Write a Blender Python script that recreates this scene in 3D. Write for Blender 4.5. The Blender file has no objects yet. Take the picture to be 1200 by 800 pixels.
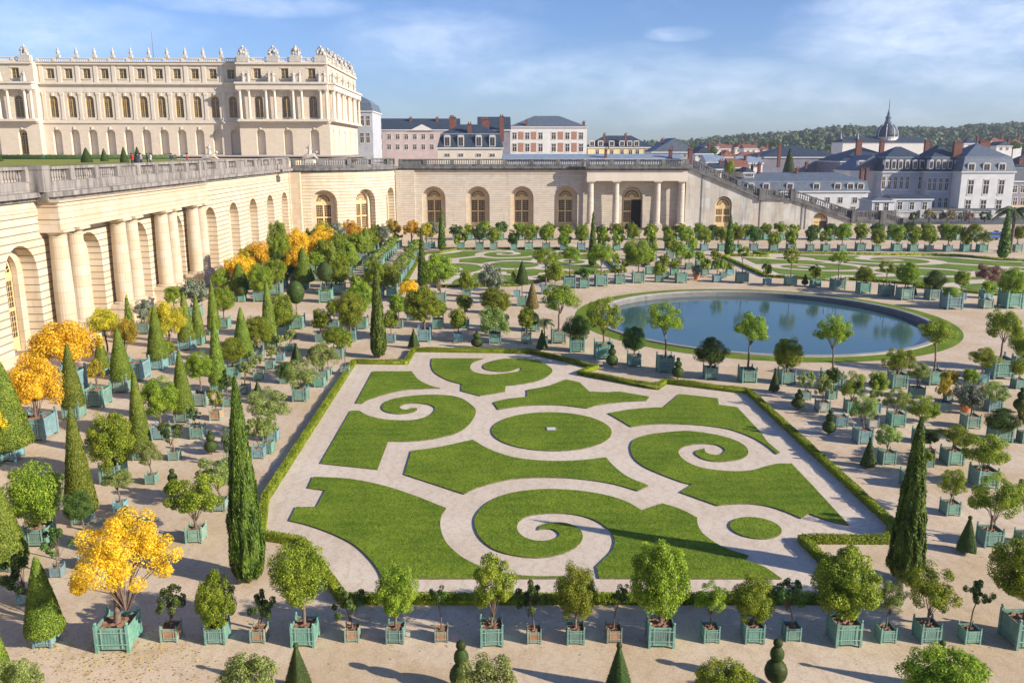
import bpy, math, random
import numpy as np
from mathutils import Vector, Matrix
R=math.radians
random.seed(5); rng=np.random.default_rng(5)
sc=bpy.context.scene; COL=sc.collection
# ---------------------------------------------------------------- camera model (pixels of the 1200x800 photograph <-> metres)
H=16.5; F=1000.0; TH=math.atan(.224); CT,ST=math.cos(TH),math.sin(TH)
YAW=math.atan(28*CT/F); CY,SY=math.cos(YAW),math.sin(YAW)
def ray(x,y):
    a=x-600; b=y-400; fwd=F*CT-b*ST; down=F*ST+b*CT
    return a*CY+fwd*SY, -a*SY+fwd*CY, -down
def P(x,y,z=0.0):
    r=ray(x,y); t=(z-H)/r[2]; return r[0]*t, r[1]*t
def onY(x,y,Y0):
    r=ray(x,y); t=Y0/r[1]; return r[0]*t, H+r[2]*t
def mpp(X,Y,Z):
    fw=X*SY+Y*CY; return (fw*CT+(H-Z)*ST)/F
# ---------------------------------------------------------------- objects
def tag(o,label=None,cat=None,group=None,kind=None):
    if label: o['label']=label
    if cat: o['category']=cat
    if group: o['group']=group
    if kind: o['kind']=kind
    return o
def empty(name,loc,rz=0):
    o=bpy.data.objects.new(name,None); COL.objects.link(o); o.location=loc; o.rotation_euler=(0,0,rz); o.empty_display_size=.3
    return o
def inst(name,mesh,parent=None,loc=(0,0,0),rot=(0,0,0),scale=(1,1,1),mat=None):
    o=bpy.data.objects.new(name,mesh); COL.objects.link(o)
    if parent: o.parent=parent
    o.location=loc; o.rotation_euler=rot
    o.scale=scale if not isinstance(scale,(int,float)) else (scale,)*3
    if mat is not None:
        o.material_slots[0].link='OBJECT'; o.material_slots[0].material=mat
    return o
class MB:
    def __init__(s): s.v=[]; s.f=[]; s.m=[]
    def quad(s,a,b,c,d,m=0):
        n=len(s.v); s.v+= [a,b,c,d]; s.f.append((n,n+1,n+2,n+3)); s.m.append(m)
    def tri(s,a,b,c,m=0):
        n=len(s.v); s.v+= [a,b,c]; s.f.append((n,n+1,n+2)); s.m.append(m)
    def poly(s,pts,m=0):
        n=len(s.v); s.v+=list(pts); s.f.append(tuple(range(n,n+len(pts)))); s.m.append(m)
    def box(s,x0,x1,y0,y1,z0,z1,m=0):
        n=len(s.v)
        s.v+=[(x0,y0,z0),(x1,y0,z0),(x1,y1,z0),(x0,y1,z0),(x0,y0,z1),(x1,y0,z1),(x1,y1,z1),(x0,y1,z1)]
        for f in ((0,3,2,1),(4,5,6,7),(0,1,5,4),(1,2,6,5),(2,3,7,6),(3,0,4,7)):
            s.f.append(tuple(n+i for i in f)); s.m.append(m)
    def hexa(s,b,t,m=0):   # bottom 4 points, top 4 points
        n=len(s.v); s.v+=list(b)+list(t)
        for f in ((0,3,2,1),(4,5,6,7),(0,1,5,4),(1,2,6,5),(2,3,7,6),(3,0,4,7)):
            s.f.append(tuple(n+i for i in f)); s.m.append(m)
    def lathe(s,prof,c=(0,0,0),n=12,m=0,ax=None):
        base=len(s.v)
        for r,z in prof:
            for i in range(n):
                a=2*math.pi*i/n; s.v.append((c[0]+r*math.cos(a),c[1]+r*math.sin(a),c[2]+z))
        for k in range(len(prof)-1):
            for i in range(n):
                j=(i+1)%n; s.f.append((base+k*n+i,base+k*n+j,base+(k+1)*n+j,base+(k+1)*n+i)); s.m.append(m)
        s.f.append(tuple(base+i for i in range(n))[::-1]); s.m.append(m)
        s.f.append(tuple(base+(len(prof)-1)*n+i for i in range(n))); s.m.append(m)
    def ball(s,c,r,m=0,n=8,k=5,sz=1.0):
        s.lathe([(max(1e-3,r*math.sin(math.pi*i/k)),-r*sz*math.cos(math.pi*i/k)) for i in range(k+1)],c,n,m)
    def tube(s,pts,rads,n=6,m=0):
        base=len(s.v); pts=[Vector(p) for p in pts]
        for i,p in enumerate(pts):
            d=(pts[min(i+1,len(pts)-1)]-pts[max(i-1,0)])
            d=d.normalized() if d.length>1e-6 else Vector((0,0,1))
            u=d.orthogonal().normalized() if abs(d.z)<.9 else d.cross(Vector((1,0,0))).normalized()
            w=d.cross(u)
            for j in range(n):
                a=2*math.pi*j/n; q=p+(u*math.cos(a)+w*math.sin(a))*rads[i]; s.v.append(tuple(q))
        for k in range(len(pts)-1):
            for j in range(n):
                l=(j+1)%n; s.f.append((base+k*n+j,base+k*n+l,base+(k+1)*n+l,base+(k+1)*n+j)); s.m.append(m)
        s.f.append(tuple(base+(len(pts)-1)*n+j for j in range(n))); s.m.append(m)
    def mesh(s,name,mats,smooth=False):
        me=bpy.data.meshes.new(name); me.from_pydata([tuple(v) for v in s.v],[],s.f)
        for m in (mats if isinstance(mats,(list,tuple)) else [mats]): me.materials.append(m)
        if len(me.materials)>1: me.polygons.foreach_set('material_index',s.m)
        if smooth: me.polygons.foreach_set('use_smooth',[True]*len(me.polygons))
        me.update(); return me
    def build(s,name,mats,parent=None,smooth=False,loc=(0,0,0)):
        return inst(name,s.mesh(name,mats,smooth),parent,loc)
# ---------------------------------------------------------------- materials
class NT:
    def __init__(s,name):
        s.m=bpy.data.materials.new(name); s.m.use_nodes=True; s.t=s.m.node_tree; s.t.nodes.clear()
        s.out=s.n('ShaderNodeOutputMaterial')
    def n(s,t,**k):
        nd=s.t.nodes.new(t)
        for a,b in k.items(): setattr(nd,a,b)
        return nd
    def l(s,a,b): s.t.links.new(a,b)
    def mix(s,fac,a,b,mode='MIX'):
        nd=s.n('ShaderNodeMix',data_type='RGBA',blend_type=mode)
        for sock,v in ((nd.inputs[0],fac),(nd.inputs[6],a),(nd.inputs[7],b)):
            if isinstance(v,(int,float)): sock.default_value=v
            elif isinstance(v,tuple): sock.default_value=(*v,1)
            else: s.l(v,sock)
        return nd.outputs[2]
    def math(s,op,a,b=None,c=None,clamp=False):
        nd=s.n('ShaderNodeMath',operation=op,use_clamp=clamp)
        for i,v in enumerate((a,b,c)):
            if v is None: continue
            if isinstance(v,(int,float)): nd.inputs[i].default_value=v
            else: s.l(v,nd.inputs[i])
        return nd.outputs[0]
    def noise(s,vec,scale,detail=4,rough=.55):
        nd=s.n('ShaderNodeTexNoise'); nd.inputs['Scale'].default_value=scale; nd.inputs['Detail'].default_value=detail; nd.inputs['Roughness'].default_value=rough
        if vec is not None: s.l(vec,nd.inputs['Vector'])
        return nd.outputs[0]
    def ramp(s,v,lo,hi):
        nd=s.n('ShaderNodeMapRange'); nd.inputs[1].default_value=lo; nd.inputs[2].default_value=hi; nd.clamp=True
        s.l(v,nd.inputs[0]); return nd.outputs[0]
    def pos(s): return s.n('ShaderNodeNewGeometry').outputs['Position']
    def scaled(s,vec,k):
        nd=s.n('ShaderNodeVectorMath',operation='MULTIPLY'); s.l(vec,nd.inputs[0]); nd.inputs[1].default_value=k; return nd.outputs[0]
    def bsdf(s,col,rough=.8,spec=.3,bump=None,bstr=.3,bdist=.02,metal=0):
        b=s.n('ShaderNodeBsdfPrincipled'); b.inputs['Roughness'].default_value=rough; b.inputs['Specular IOR Level'].default_value=spec; b.inputs['Metallic'].default_value=metal
        if isinstance(col,tuple): b.inputs['Base Color'].default_value=(*col,1)
        else: s.l(col,b.inputs['Base Color'])
        if bump is not None:
            nb=s.n('ShaderNodeBump'); nb.inputs['Strength'].default_value=bstr; nb.inputs['Distance'].default_value=bdist; s.l(bump,nb.inputs['Height']); s.l(nb.outputs[0],b.inputs['Normal'])
        s.l(b.outputs[0],s.out.inputs[0]); return b
def simple(name,c1,c2=None,scale=2.0,rough=.8,spec=.3,bstr=.25,bdist=.02,lo=.35,hi=.65,metal=0,fine=None,ovar=0):
    t=NT(name); p=t.pos(); n=t.noise(p,scale)
    col=t.mix(t.ramp(n,lo,hi),c1,c2 or c1)
    b=t.noise(p,fine or scale*6)
    if fine: col=t.mix(t.ramp(b,.3,.7),col,t.mix(1.0,col,(.72,.72,.72),'MULTIPLY'))
    if ovar:
        oi=t.n('ShaderNodeObjectInfo'); hs=t.n('ShaderNodeHueSaturation'); t.l(col,hs.inputs['Color']); t.l(t.math('ADD',1-ovar,t.math('MULTIPLY',oi.outputs['Random'],2*ovar)),hs.inputs['Value']); t.l(t.math('ADD',.75,t.math('MULTIPLY',oi.outputs['Random'],.35)),hs.inputs['Saturation']); col=hs.outputs[0]
        dirt=t.noise(t.scaled(p,(3,3,.8)),2.2,5,.7); col=t.mix(t.math('MULTIPLY',t.ramp(dirt,.56,.72),.45),col,(.16,.15,.11))
    t.bsdf(col,rough,spec,b,bstr,bdist,metal); return t.m
def stone(name,base,dark,course=.45,joint=.035,jcol=.45,stain=.5,grime=(.2,.19,.17),vertical=0.0,blotch=.25,st0=.55):
    """ashlar: horizontal joints every `course` metres, blotchy stains"""
    t=NT(name); p=t.pos(); sep=t.n('ShaderNodeSeparateXYZ'); t.l(p,sep.inputs[0]); z=sep.outputs[2]
    zf=t.math('FRACT',t.math('MULTIPLY',z,1/course)); j=t.math('LESS_THAN',zf,joint/course)
    row=t.math('FLOOR',t.math('MULTIPLY',z,1/course))
    horiz=t.math('ADD',sep.outputs[0],sep.outputs[1])
    cmb=t.n('ShaderNodeCombineXYZ'); t.l(t.math('FLOOR',t.math('ADD',t.math('MULTIPLY',horiz,1/1.1),t.math('MULTIPLY',row,.5))),cmb.inputs[0]); t.l(row,cmb.inputs[1])
    wn=t.n('ShaderNodeTexWhiteNoise',noise_dimensions='3D'); t.l(cmb.outputs[0],wn.inputs[0])
    col=t.mix(t.math('MULTIPLY',wn.outputs[0],.55),base,dark)
    n1=t.noise(p,.35,5,.6); col=t.mix(t.math('MULTIPLY',t.ramp(n1,.5,.75),blotch),col,dark)
    n2=t.noise(t.scaled(p,(1.2,1.2,.16)),.9,6,.7); col=t.mix(t.math('MULTIPLY',t.ramp(n2,st0,st0+.2),stain),col,grime)
    col=t.mix(t.math('MULTIPLY',j,jcol),col,(.12,.10,.08))
    nf=t.noise(p,9,3); col=t.mix(t.math('MULTIPLY',t.ramp(nf,.45,.7),.12),col,dark)
    h=t.math('SUBTRACT',t.math('MULTIPLY',nf,.25),j)
    t.bsdf(col,.9,.2,h,.6,.05); return t.m
def foliage(name,dark,mid,light,sat=1.0,trans=.3,hue=.02):
    t=NT(name); g=t.n('ShaderNodeNewGeometry'); oi=t.n('ShaderNodeObjectInfo')
    r=g.outputs['Random Per Island']
    c=t.mix(t.ramp(r,0,.6),dark,mid); c=t.mix(t.ramp(r,.65,1),c,light)
    n=t.noise(g.outputs['Position'],1.3,3); c=t.mix(t.math('MULTIPLY',t.ramp(n,.45,.7),.5),c,light)
    hs=t.n('ShaderNodeHueSaturation'); t.l(c,hs.inputs['Color'])
    t.l(t.math('ADD',.5-hue,t.math('MULTIPLY',oi.outputs['Random'],2*hue)),hs.inputs['Hue'])
    t.l(t.math('ADD',.8,t.math('MULTIPLY',oi.outputs['Random'],.4)),hs.inputs['Value'])
    b=t.n('ShaderNodeBsdfPrincipled'); b.inputs['Roughness'].default_value=.55; b.inputs['Specular IOR Level'].default_value=.25
    t.l(hs.outputs[0],b.inputs['Base Color'])
    tr=t.n('ShaderNodeBsdfTranslucent'); t.l(t.mix(1.0,hs.outputs[0],(1.6,1.7,.9),'MULTIPLY'),tr.inputs[0])
    ms=t.n('ShaderNodeMixShader'); ms.inputs[0].default_value=trans; t.l(b.outputs[0],ms.inputs[1]); t.l(tr.outputs[0],ms.inputs[2]); t.l(ms.outputs[0],t.out.inputs[0])
    return t.m
M={}
M['leaf']=foliage('leaf_orange_tree',(.04,.08,.005),(.18,.25,.015),(.48,.52,.06))
M['leafdk']=foliage('leaf_dark',(.022,.055,.012),(.075,.135,.026),(.19,.27,.06))
M['leafpale']=foliage('leaf_pale',(.08,.12,.025),(.23,.30,.07),(.46,.51,.17))
M['yew']=foliage('leaf_yew',(.05,.085,.008),(.145,.20,.018),(.27,.32,.04),trans=.12)
M['yewdk']=foliage('leaf_box',(.018,.04,.008),(.05,.085,.016),(.10,.14,.03),trans=.1)
M['cyp']=foliage('leaf_cypress',(.018,.045,.005),(.075,.13,.012),(.21,.28,.035),trans=.15)
M['gold']=foliage('leaf_autumn',(.34,.19,.015),(.75,.455,.022),(.89,.66,.055),trans=.3,hue=.016)
M['gold2']=foliage('leaf_autumn_green',(.15,.16,.02),(.40,.36,.03),(.80,.60,.05),trans=.35,hue=.02)
M['olive']=foliage('leaf_olive',(.07,.09,.05),(.17,.20,.13),(.33,.36,.26),trans=.2,hue=.005)
M['red']=foliage('leaf_red',(.16,.08,.07),(.30,.15,.13),(.40,.26,.20),trans=.3,hue=.005)
M['brown']=foliage('leaf_brown',(.10,.07,.025),(.22,.15,.05),(.30,.24,.08),trans=.2,hue=.01)
M['palm']=foliage('leaf_palm',(.03,.05,.02),(.07,.10,.04),(.13,.15,.06),trans=.2,hue=.005)
M['wood_far']=foliage('leaf_forest',(.04,.06,.03),(.07,.095,.04),(.12,.13,.05),trans=.1,hue=.02)
M['bark']=simple('bark',(.12,.08,.06),(.22,.16,.12),6,.9)
M['tub']=simple('tub_green_paint',(.15,.31,.24),(.22,.40,.31),1.7,.6,.3,.2,fine=9,ovar=.18)
M['tubdk']=simple('tub_weathered_paint',(.18,.30,.235),(.30,.40,.31),2.1,.65,.3,.2,fine=7,ovar=.25)
M['tubblue']=simple('tub_blue_paint',(.17,.33,.34),(.24,.40,.41),2.1,.6,.35,.2,fine=7,ovar=.2)
M['tubwood']=simple('tub_bare_wood',(.42,.22,.11),(.55,.33,.19),3,.8,.2,.2,fine=14)
M['tubwhite']=simple('tub_pale_panel',(.45,.42,.36),(.6,.57,.5),3,.8,.2,.2,fine=14)
M['iron']=simple('tub_pale_ironwork',(.24,.38,.31),(.33,.46,.38),5,.5)
M['soil']=simple('soil',(.16,.085,.055),(.30,.17,.11),5,.95,.1,.6,.05)
M['terra']=simple('terracotta',(.50,.17,.07),(.6,.25,.12),3,.8)
M['gravel']=None
SKYS=.09; SUNS=5.0; EXPO=.66; SKYT=(.58,.73,1.12); CLOUDC=(9.0,9.7,11.0); HAZE=.00016
def ground_mat(name,c1,c2,c3,c4):
    t=NT(name); p=t.pos()
    c=t.mix(t.ramp(t.noise(p,.13,6,.65),.42,.60),c1,c2)
    c=t.mix(t.math('MULTIPLY',t.ramp(t.noise(p,.55,6,.65),.52,.74),.6),c,c3)
    v=t.noise(t.scaled(p,(1,.25,1)),1.6,4,.6); c=t.mix(t.math('MULTIPLY',t.ramp(v,.58,.75),.35),c,c4)
    f=t.noise(p,14,4,.75); c=t.mix(t.math('MULTIPLY',t.ramp(f,.42,.66),.55),c,t.mix(1.0,c,(.55,.52,.48),'MULTIPLY')); k=t.noise(t.scaled(p,(1,.5,1)),3.3,5,.7); c=t.mix(t.math('MULTIPLY',t.ramp(k,.52,.68),.45),c,t.mix(1.0,c,(.74,.70,.64),'MULTIPLY')); s_=t.noise(p,30,2,.5); c=t.mix(t.math('MULTIPLY',t.ramp(s_,.62,.70),.5),c,(.80,.74,.66))
    wv=t.n('ShaderNodeTexWave',wave_type='BANDS'); wv.inputs['Scale'].default_value=1.3; wv.inputs['Distortion'].default_value=9; wv.inputs['Detail'].default_value=4; wv.inputs['Detail Scale'].default_value=1.6; t.l(t.scaled(p,(.35,1,0)),wv.inputs[0]); c=t.mix(t.math('MULTIPLY',t.ramp(wv.outputs[1],.72,1.0),.22),c,(.36,.27,.18)); q_=t.noise(p,22,2,.5); c=t.mix(t.math('MULTIPLY',t.ramp(q_,.66,.72),.6),c,(.25,.19,.13))
    t.bsdf(c,.95,.1,f,.5,.02); return t.m
M['ground']=ground_mat('ground_gravel',(.61,.47,.31),(.70,.57,.43),(.47,.33,.18),(.76,.65,.52))
M['gravel']=ground_mat('parterre_gravel',(.66,.55,.43),(.73,.63,.51),(.56,.45,.33),(.77,.69,.59))
def _n(): pass
def lawn_mat():
    t=NT('lawn_grass'); p=t.pos()
    c=t.mix(t.ramp(t.noise(p,.3,4,.6),.35,.68),(.095,.175,.008),(.25,.335,.024))
    # mowing arcs and coarse tufts
    w=t.n('ShaderNodeTexWave',wave_type='RINGS'); w.inputs['Scale'].default_value=.35; w.inputs['Distortion'].default_value=3.0; w.inputs['Detail'].default_value=2; w.inputs['Detail Scale'].default_value=.7
    t.l(t.scaled(p,(1,1,0)),w.inputs[0]); c=t.mix(t.math('MULTIPLY',w.outputs[1],.45),c,(.24,.30,.035))
    f=t.noise(t.scaled(p,(1,.6,1)),9,5,.8); c=t.mix(t.math('MULTIPLY',t.ramp(f,.42,.62),.75),c,(.05,.095,.006))
    g=t.noise(p,3.2,4,.7); c=t.mix(t.math('MULTIPLY',t.ramp(g,.55,.75),.45),c,(.26,.31,.05))
    t.bsdf(c,.9,.15,f,.9,.06); return t.m
M['lawn']=lawn_mat()
M['lawnfar']=simple('lawn_far',(.13,.21,.03),(.20,.28,.05),.4,.9,.1,.5,.05,fine=6)
M['edge']=simple('lawn_edging',(.10,.09,.05),(.2,.18,.12),4,.9)
M['hedge']=foliage('hedge_box',(.07,.10,.006),(.21,.27,.014),(.40,.44,.04),trans=.2,hue=.01)
M['stone']=stone('gallery_limestone',(.64,.56,.435),(.55,.41,.25),.62,.085,.85,.5,grime=(.30,.23,.15),blotch=.6)
M['stone2']=stone('gallery_limestone_cool',(.60,.54,.45),(.48,.40,.31),.46,.055,.7,.45)
M['stoneplain']=stone('gallery_smooth_stone',(.58,.50,.385),(.50,.37,.225),.95,.03,.35,.30,blotch=.5)
M['ramp']=stone('stair_wall_render',(.56,.55,.51),(.42,.34,.24),2.2,.02,.2,.8,(.25,.26,.26),blotch=.8,st0=.48)
M['palace']=stone('palace_limestone',(.66,.58,.46),(.58,.48,.36),.5,.03,.18,.22)
M['palacew']=stone('palace_pale_stone',(.68,.61,.51),(.58,.50,.40),3,.02,.1,.2)
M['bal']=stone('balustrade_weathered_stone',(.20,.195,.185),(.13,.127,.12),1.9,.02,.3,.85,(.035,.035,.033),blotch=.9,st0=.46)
M['balL']=stone('balustrade_paler_stone',(.33,.30,.275),(.20,.18,.165),1.9,.02,.3,.85,(.06,.056,.052),blotch=.9,st0=.46)  # paler weathered stone for the left gallery's cornice, balustrade and corner piers
M['sculpt']=simple('sculpture_stone',(.42,.39,.34),(.58,.53,.45),1.5,.9)
M['frame']=simple('door_ochre_paint',(.62,.44,.20),(.68,.50,.27),2,.6)
M['gilt']=simple('window_yellow_paint',(.45,.32,.11),(.55,.42,.18),2,.5)
def glass(name,c):
    t=NT(name); t.bsdf(t.mix(t.ramp(t.noise(t.pos(),1.1,2),.4,.6),c,tuple(x*1.8+.01 for x in c)),.15,.6); return t.m
M['glass']=glass('dark_window_glass',(.035,.024,.017))
M['glassw']=glass('warm_window_glass',(.10,.06,.035))
M['asphalt']=simple('road_asphalt',(.10,.10,.105),(.16,.16,.16),.6,.9,.2,.2,fine=9)
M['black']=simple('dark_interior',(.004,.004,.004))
M['slate']=simple('slate_roof',(.035,.052,.075),(.06,.08,.11),1.2,.55,.4,.2,fine=5)
M['slatel']=simple('slate_roof_pale',(.10,.13,.17),(.15,.18,.22),1.2,.5,.4,.2,fine=5)
M['zinc']=simple('zinc_roof',(.20,.26,.33),(.27,.33,.40),.8,.45,.5,.1)
M['white']=simple('wall_offwhite',(.62,.61,.58),(.72,.70,.66),.5,.85)
M['cream']=simple('wall_cream',(.66,.58,.44),(.72,.64,.52),.5,.85)
M['yellow']=simple('wall_yellow',(.68,.55,.26),(.72,.6,.34),.5,.85)
M['pink']=simple('wall_pink',(.50,.39,.36),(.56,.45,.42),.5,.85)
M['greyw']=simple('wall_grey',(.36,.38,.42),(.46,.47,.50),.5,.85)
M['darkw']=simple('wall_dark_grey',(.20,.20,.24),(.27,.26,.30),.5,.85)  # dark violet grey wall colour for some town buildings
M['brick']=simple('red_brick',(.17,.065,.05),(.25,.115,.085),2,.85,fine=8)
M['tile']=simple('terracotta_roof',(.22,.09,.06),(.32,.15,.10),1,.8,fine=4)
M['trim']=simple('trim_pale_stone',(.60,.58,.54),(.68,.66,.62),1,.8)
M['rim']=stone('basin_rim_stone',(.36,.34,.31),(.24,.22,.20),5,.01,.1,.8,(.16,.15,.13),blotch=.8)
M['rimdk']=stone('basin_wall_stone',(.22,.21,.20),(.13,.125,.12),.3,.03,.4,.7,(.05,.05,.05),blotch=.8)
M['skin']=simple('skin',(.55,.33,.24)); M['hair']=simple('hair',(.03,.02,.015))
for n,c in dict(red=(.55,.03,.04),navy=(.03,.035,.06),grey=(.22,.22,.24),whitec=(.6,.6,.6),jeans=(.05,.08,.14)).items():
    M['c_'+n]=simple('cloth_'+n,c,tuple(min(1,x*1.2) for x in c),8,.9)
M['carblue']=simple('car_paint_blue',(.05,.13,.35),(.06,.15,.38),.3,.25,.5,0); M['carwhite']=simple('car_paint_white',(.7,.7,.7),(.72,.72,.72),.3,.25,.5,0)
M['rubber']=simple('rubber',(.02,.02,.02)); M['chairgreen']=simple('metal_green',(.03,.16,.11),(.04,.2,.13),3,.5)
def water_mat():
    t=NT('basin_water'); p=t.pos()
    a=t.noise(t.scaled(p,(1,2.2,1)),1.6,4,.6); b=t.noise(t.scaled(p,(1,3,1)),6,3,.5)
    h=t.math('ADD',a,t.math('MULTIPLY',b,.5))
    c=t.mix(t.ramp(t.noise(p,.12,3),.4,.65),(.045,.11,.125),(.06,.125,.11))
    s=t.bsdf(c,.05,.6,h,.055,.05); s.inputs['IOR'].default_value=1.4; return t.m
M['water']=water_mat()
M['lawnterr']=simple('terrace_lawn_grass',(.24,.27,.05),(.33,.34,.07),.3,.9,.1,.4,.05,fine=3)
M['brickp']=simple('brick_panel',(.40,.20,.14),(.48,.27,.19),2,.85,fine=8)
M['stonepath']=simple('pale_plaque',(.5,.5,.48),(.6,.6,.58),3)
# ---------------------------------------------------------------- foliage meshes
def leaves(cen,nor,size,aspect=.55,axis=None):
    n=len(cen); nor=nor/np.maximum(1e-6,np.linalg.norm(nor,axis=1))[:,None]
    a=rng.normal(size=(n,3)) if axis is None else axis+rng.normal(size=(n,3))*.35
    u=a-(a*nor).sum(1)[:,None]*nor; u/=np.maximum(1e-6,np.linalg.norm(u,axis=1))[:,None]
    w=np.cross(nor,u); s=size[:,None]
    V=np.stack([cen-u*s, cen+w*s*aspect-u*s*.1, cen+u*s, cen-w*s*aspect-u*s*.1],1).reshape(-1,3)
    return V
def leafmesh(name,V,mb,mats):
    """V: leaf quads (4 verts each), mb: extra solid geometry with its own material indices"""
    nv=len(V); nb=len(mb.v)
    me=bpy.data.meshes.new(name)
    verts=np.concatenate([V,np.array(mb.v,float).reshape(-1,3)]) if nb else V
    nq=nv//4; loops=list(range(nv)); starts=list(range(0,nv,4)); tot=[4]*nq
    for f in mb.f: starts.append(len(loops)); tot.append(len(f)); loops+= [nv+i for i in f]
    me.vertices.add(len(verts)); me.vertices.foreach_set('co',verts.astype(np.float32).ravel())
    me.loops.add(len(loops)); me.loops.foreach_set('vertex_index',loops)
    me.polygons.add(len(starts)); me.polygons.foreach_set('loop_start',starts); me.polygons.foreach_set('loop_total',tot)
    for m in mats: me.materials.append(m)
    me.polygons.foreach_set('material_index',[0]*nq+list(mb.m))
    me.update(calc_edges=True); me.validate(); return me
def udir(n):
    d=rng.normal(size=(n,3)); return d/np.linalg.norm(d,axis=1)[:,None]
def crown(name,ncl,nl,leaf,crad=.34,shell=(.45,.78),core=.55,flat=1.0,branches=7,lo=-1.0):
    d=udir(ncl*3); d=d[d[:,2]>lo][:ncl]; ncl=len(d)
    cc=d*rng.uniform(*shell,size=(ncl,1)); cr=crad*rng.uniform(.75,1.25,size=ncl)
    ci=rng.integers(0,ncl,nl); q=udir(nl); q=q+d[ci]*.5; q/=np.linalg.norm(q,axis=1)[:,None]
    rr=rng.random(nl)**.25
    pos=cc[ci]+q*(cr[ci]*rr)[:,None]
    nor=q+rng.normal(size=(nl,3))*.55+np.array([0,0,.35])
    V=leaves(pos,nor,leaf*rng.uniform(.6,1.3,nl),.6)
    mb=MB()
    if core>0:
        k=7
        prof=[(core*max(.02,math.sin(math.pi*i/k)),-core*math.cos(math.pi*i/k)) for i in range(k+1)]
        mb.lathe(prof,(0,0,0),9,0)
        for i,v in enumerate(mb.v): f=1+random.uniform(-.15,.12); mb.v[i]=(v[0]*f,v[1]*f,v[2]*f)
    for i in range(min(branches,ncl)):
        c=cc[i]; mb.tube([(c[0]*.04,c[1]*.04,-1.05),(c[0]*.35,c[1]*.35,-.5+.3*c[2]),tuple(c)],[.013,.012,.006],4,1)
    return leafmesh(name,V,mb,[M['leaf'],M['bark']])
CR={'R0':[crown('crown_dense',nc,22000,.029,cr_,(lo_,.86),.50,branches=3) for nc,cr_,lo_ in ((110,.22,.58),(90,.26,.5),(100,.24,.52),(80,.27,.55),(140,.20,.6))],
    'R1':[crown('crown_dense',75,7000,.048,.24,(.50,.85),.48,branches=0) for _ in range(5)],
    'R2':[crown('crown_dense',30,1100,.12,.28,(.45,.78),.5,branches=0) for _ in range(3)],
    'A0':[crown('crown_airy',n_,12000,.034,.25,(.35,.9),0,branches=12,lo=-.7) for n_ in (44,56,38)],
    'A1':[crown('crown_airy',n_,1700,.08,.25,(.40,.9),.0,branches=9,lo=-.7) for n_ in (20,26,16,30)],
    'A2':[crown('crown_airy',16,520,.15,.30,(.40,.80),.25,branches=5,lo=-.7) for _ in range(2)],
    'S0':[crown('crown_sparse',n_,2600,.062,.22,(.30,.95),0,branches=n_,lo=-.8) for n_ in (14,20,17,24)],
    'S1':[crown('crown_sparse',n_,1900,.072,.24,(.30,.9),0,branches=8,lo=-.8) for n_ in (16,22,28)],
    'S2':[crown('crown_sparse',14,320,.17,.30,(.30,.84),.2,branches=4,lo=-.8) for _ in range(2)],
    'Y0':[crown('crown_autumn',70,24000,.021,.20,(.35,.98),.0,branches=26,lo=-.35)],
    'Yd':[crown('crown_autumn',60,12000,.036,.27,(.5,.82),.45,branches=6,lo=-.6)],
    'Y1':[crown('crown_autumn',44,5200,.055,.25,(.42,.84),.3,branches=10,lo=-.6) for _ in range(2)],
    'O1':[crown('crown_fine',60,4200,.055,.24,(.45,.82),.5,branches=0) for _ in range(2)]}
def surf(name,prof,nl,leaf,axis=None,wob=.04,seg=28,rough=.6,sides=0,streak=0,asp=.6,core=.9,z1=1.0):
    """clipped shape of height 1: prof(t)->radius, t in 0..1; leaves cover the surface; sides=4 gives a pyramid"""
    ts=np.linspace(0,1,400); rs=np.array([prof(t) for t in ts]); w=rs+.02; cdf=np.cumsum(w); cdf/=cdf[-1]
    t=np.interp(rng.random(nl),cdf,ts); a=rng.random(nl)*2*np.pi; r=np.interp(t,ts,rs)
    dr=np.interp(t,ts,np.gradient(rs,ts))
    f=np.ones(nl)
    if sides: k=2*np.pi/sides; b=(a%k)-k/2; f=np.cos(k/2)/np.cos(b)*1.18
    wb=1+wob*(np.sin(a*3+t*17)+np.sin(a*5-t*23+1)+np.sin(a*2+t*41+2))/1.7
    if streak: wb+=streak*(np.sin(a*9+np.sin(t*9)*1.5)+.8*np.sin(a*14+np.sin(t*14+2)*2.0))*np.clip(1-t*.6,0,1)
    rr=r*f*wb*rng.uniform(.93,1.03,nl)
    cen=np.stack([rr*np.cos(a),rr*np.sin(a),t*z1],1)
    na=a
    if sides: na=np.floor(a/k)*k+k/2
    nor=np.stack([np.cos(na),np.sin(na),-dr],1); nor+=rng.normal(size=(nl,3))*rough*.6
    ax=None if axis is None else np.array(axis)
    V=leaves(cen,nor,leaf*rng.uniform(.6,1.3,nl),asp,ax)
    mb=MB(); n=sides or seg; off=0
    pr=[(max(.002,prof(x)*core),x*z1) for x in np.linspace(0,1,22)]
    if sides:
        base=len(mb.v)
        for r_,z_ in pr:
            for i in range(4):
                a_=i*math.pi/2; mb.v.append((r_*1.17*math.cos(a_),r_*1.17*math.sin(a_),z_))
        for k_ in range(len(pr)-1):
            for i in range(4):
                j=(i+1)%4; mb.f.append((k_*4+i,k_*4+j,(k_+1)*4+j,(k_+1)*4+i)); mb.m.append(0)
        mb.f.append((3,2,1,0)); mb.m.append(0)
    else: mb.lathe(pr,(0,0,0),n,0)
    return leafmesh(name,V,mb,[M['yew'],M['bark']])
cone=lambda q:(lambda t: q*(1-t)**.80*(1.0-.10*max(0,1-t/.05)) + .01)
CR['C0']=[surf('crown_cone',cone(.20),16000,.0095,wob=.02) for _ in range(2)]
CR['C1']=[surf('crown_cone',cone(.20),6000,.014,wob=.025) for _ in range(2)]
CR['C2']=[surf('crown_cone',cone(.22),700,.04,wob=.03)]
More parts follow.
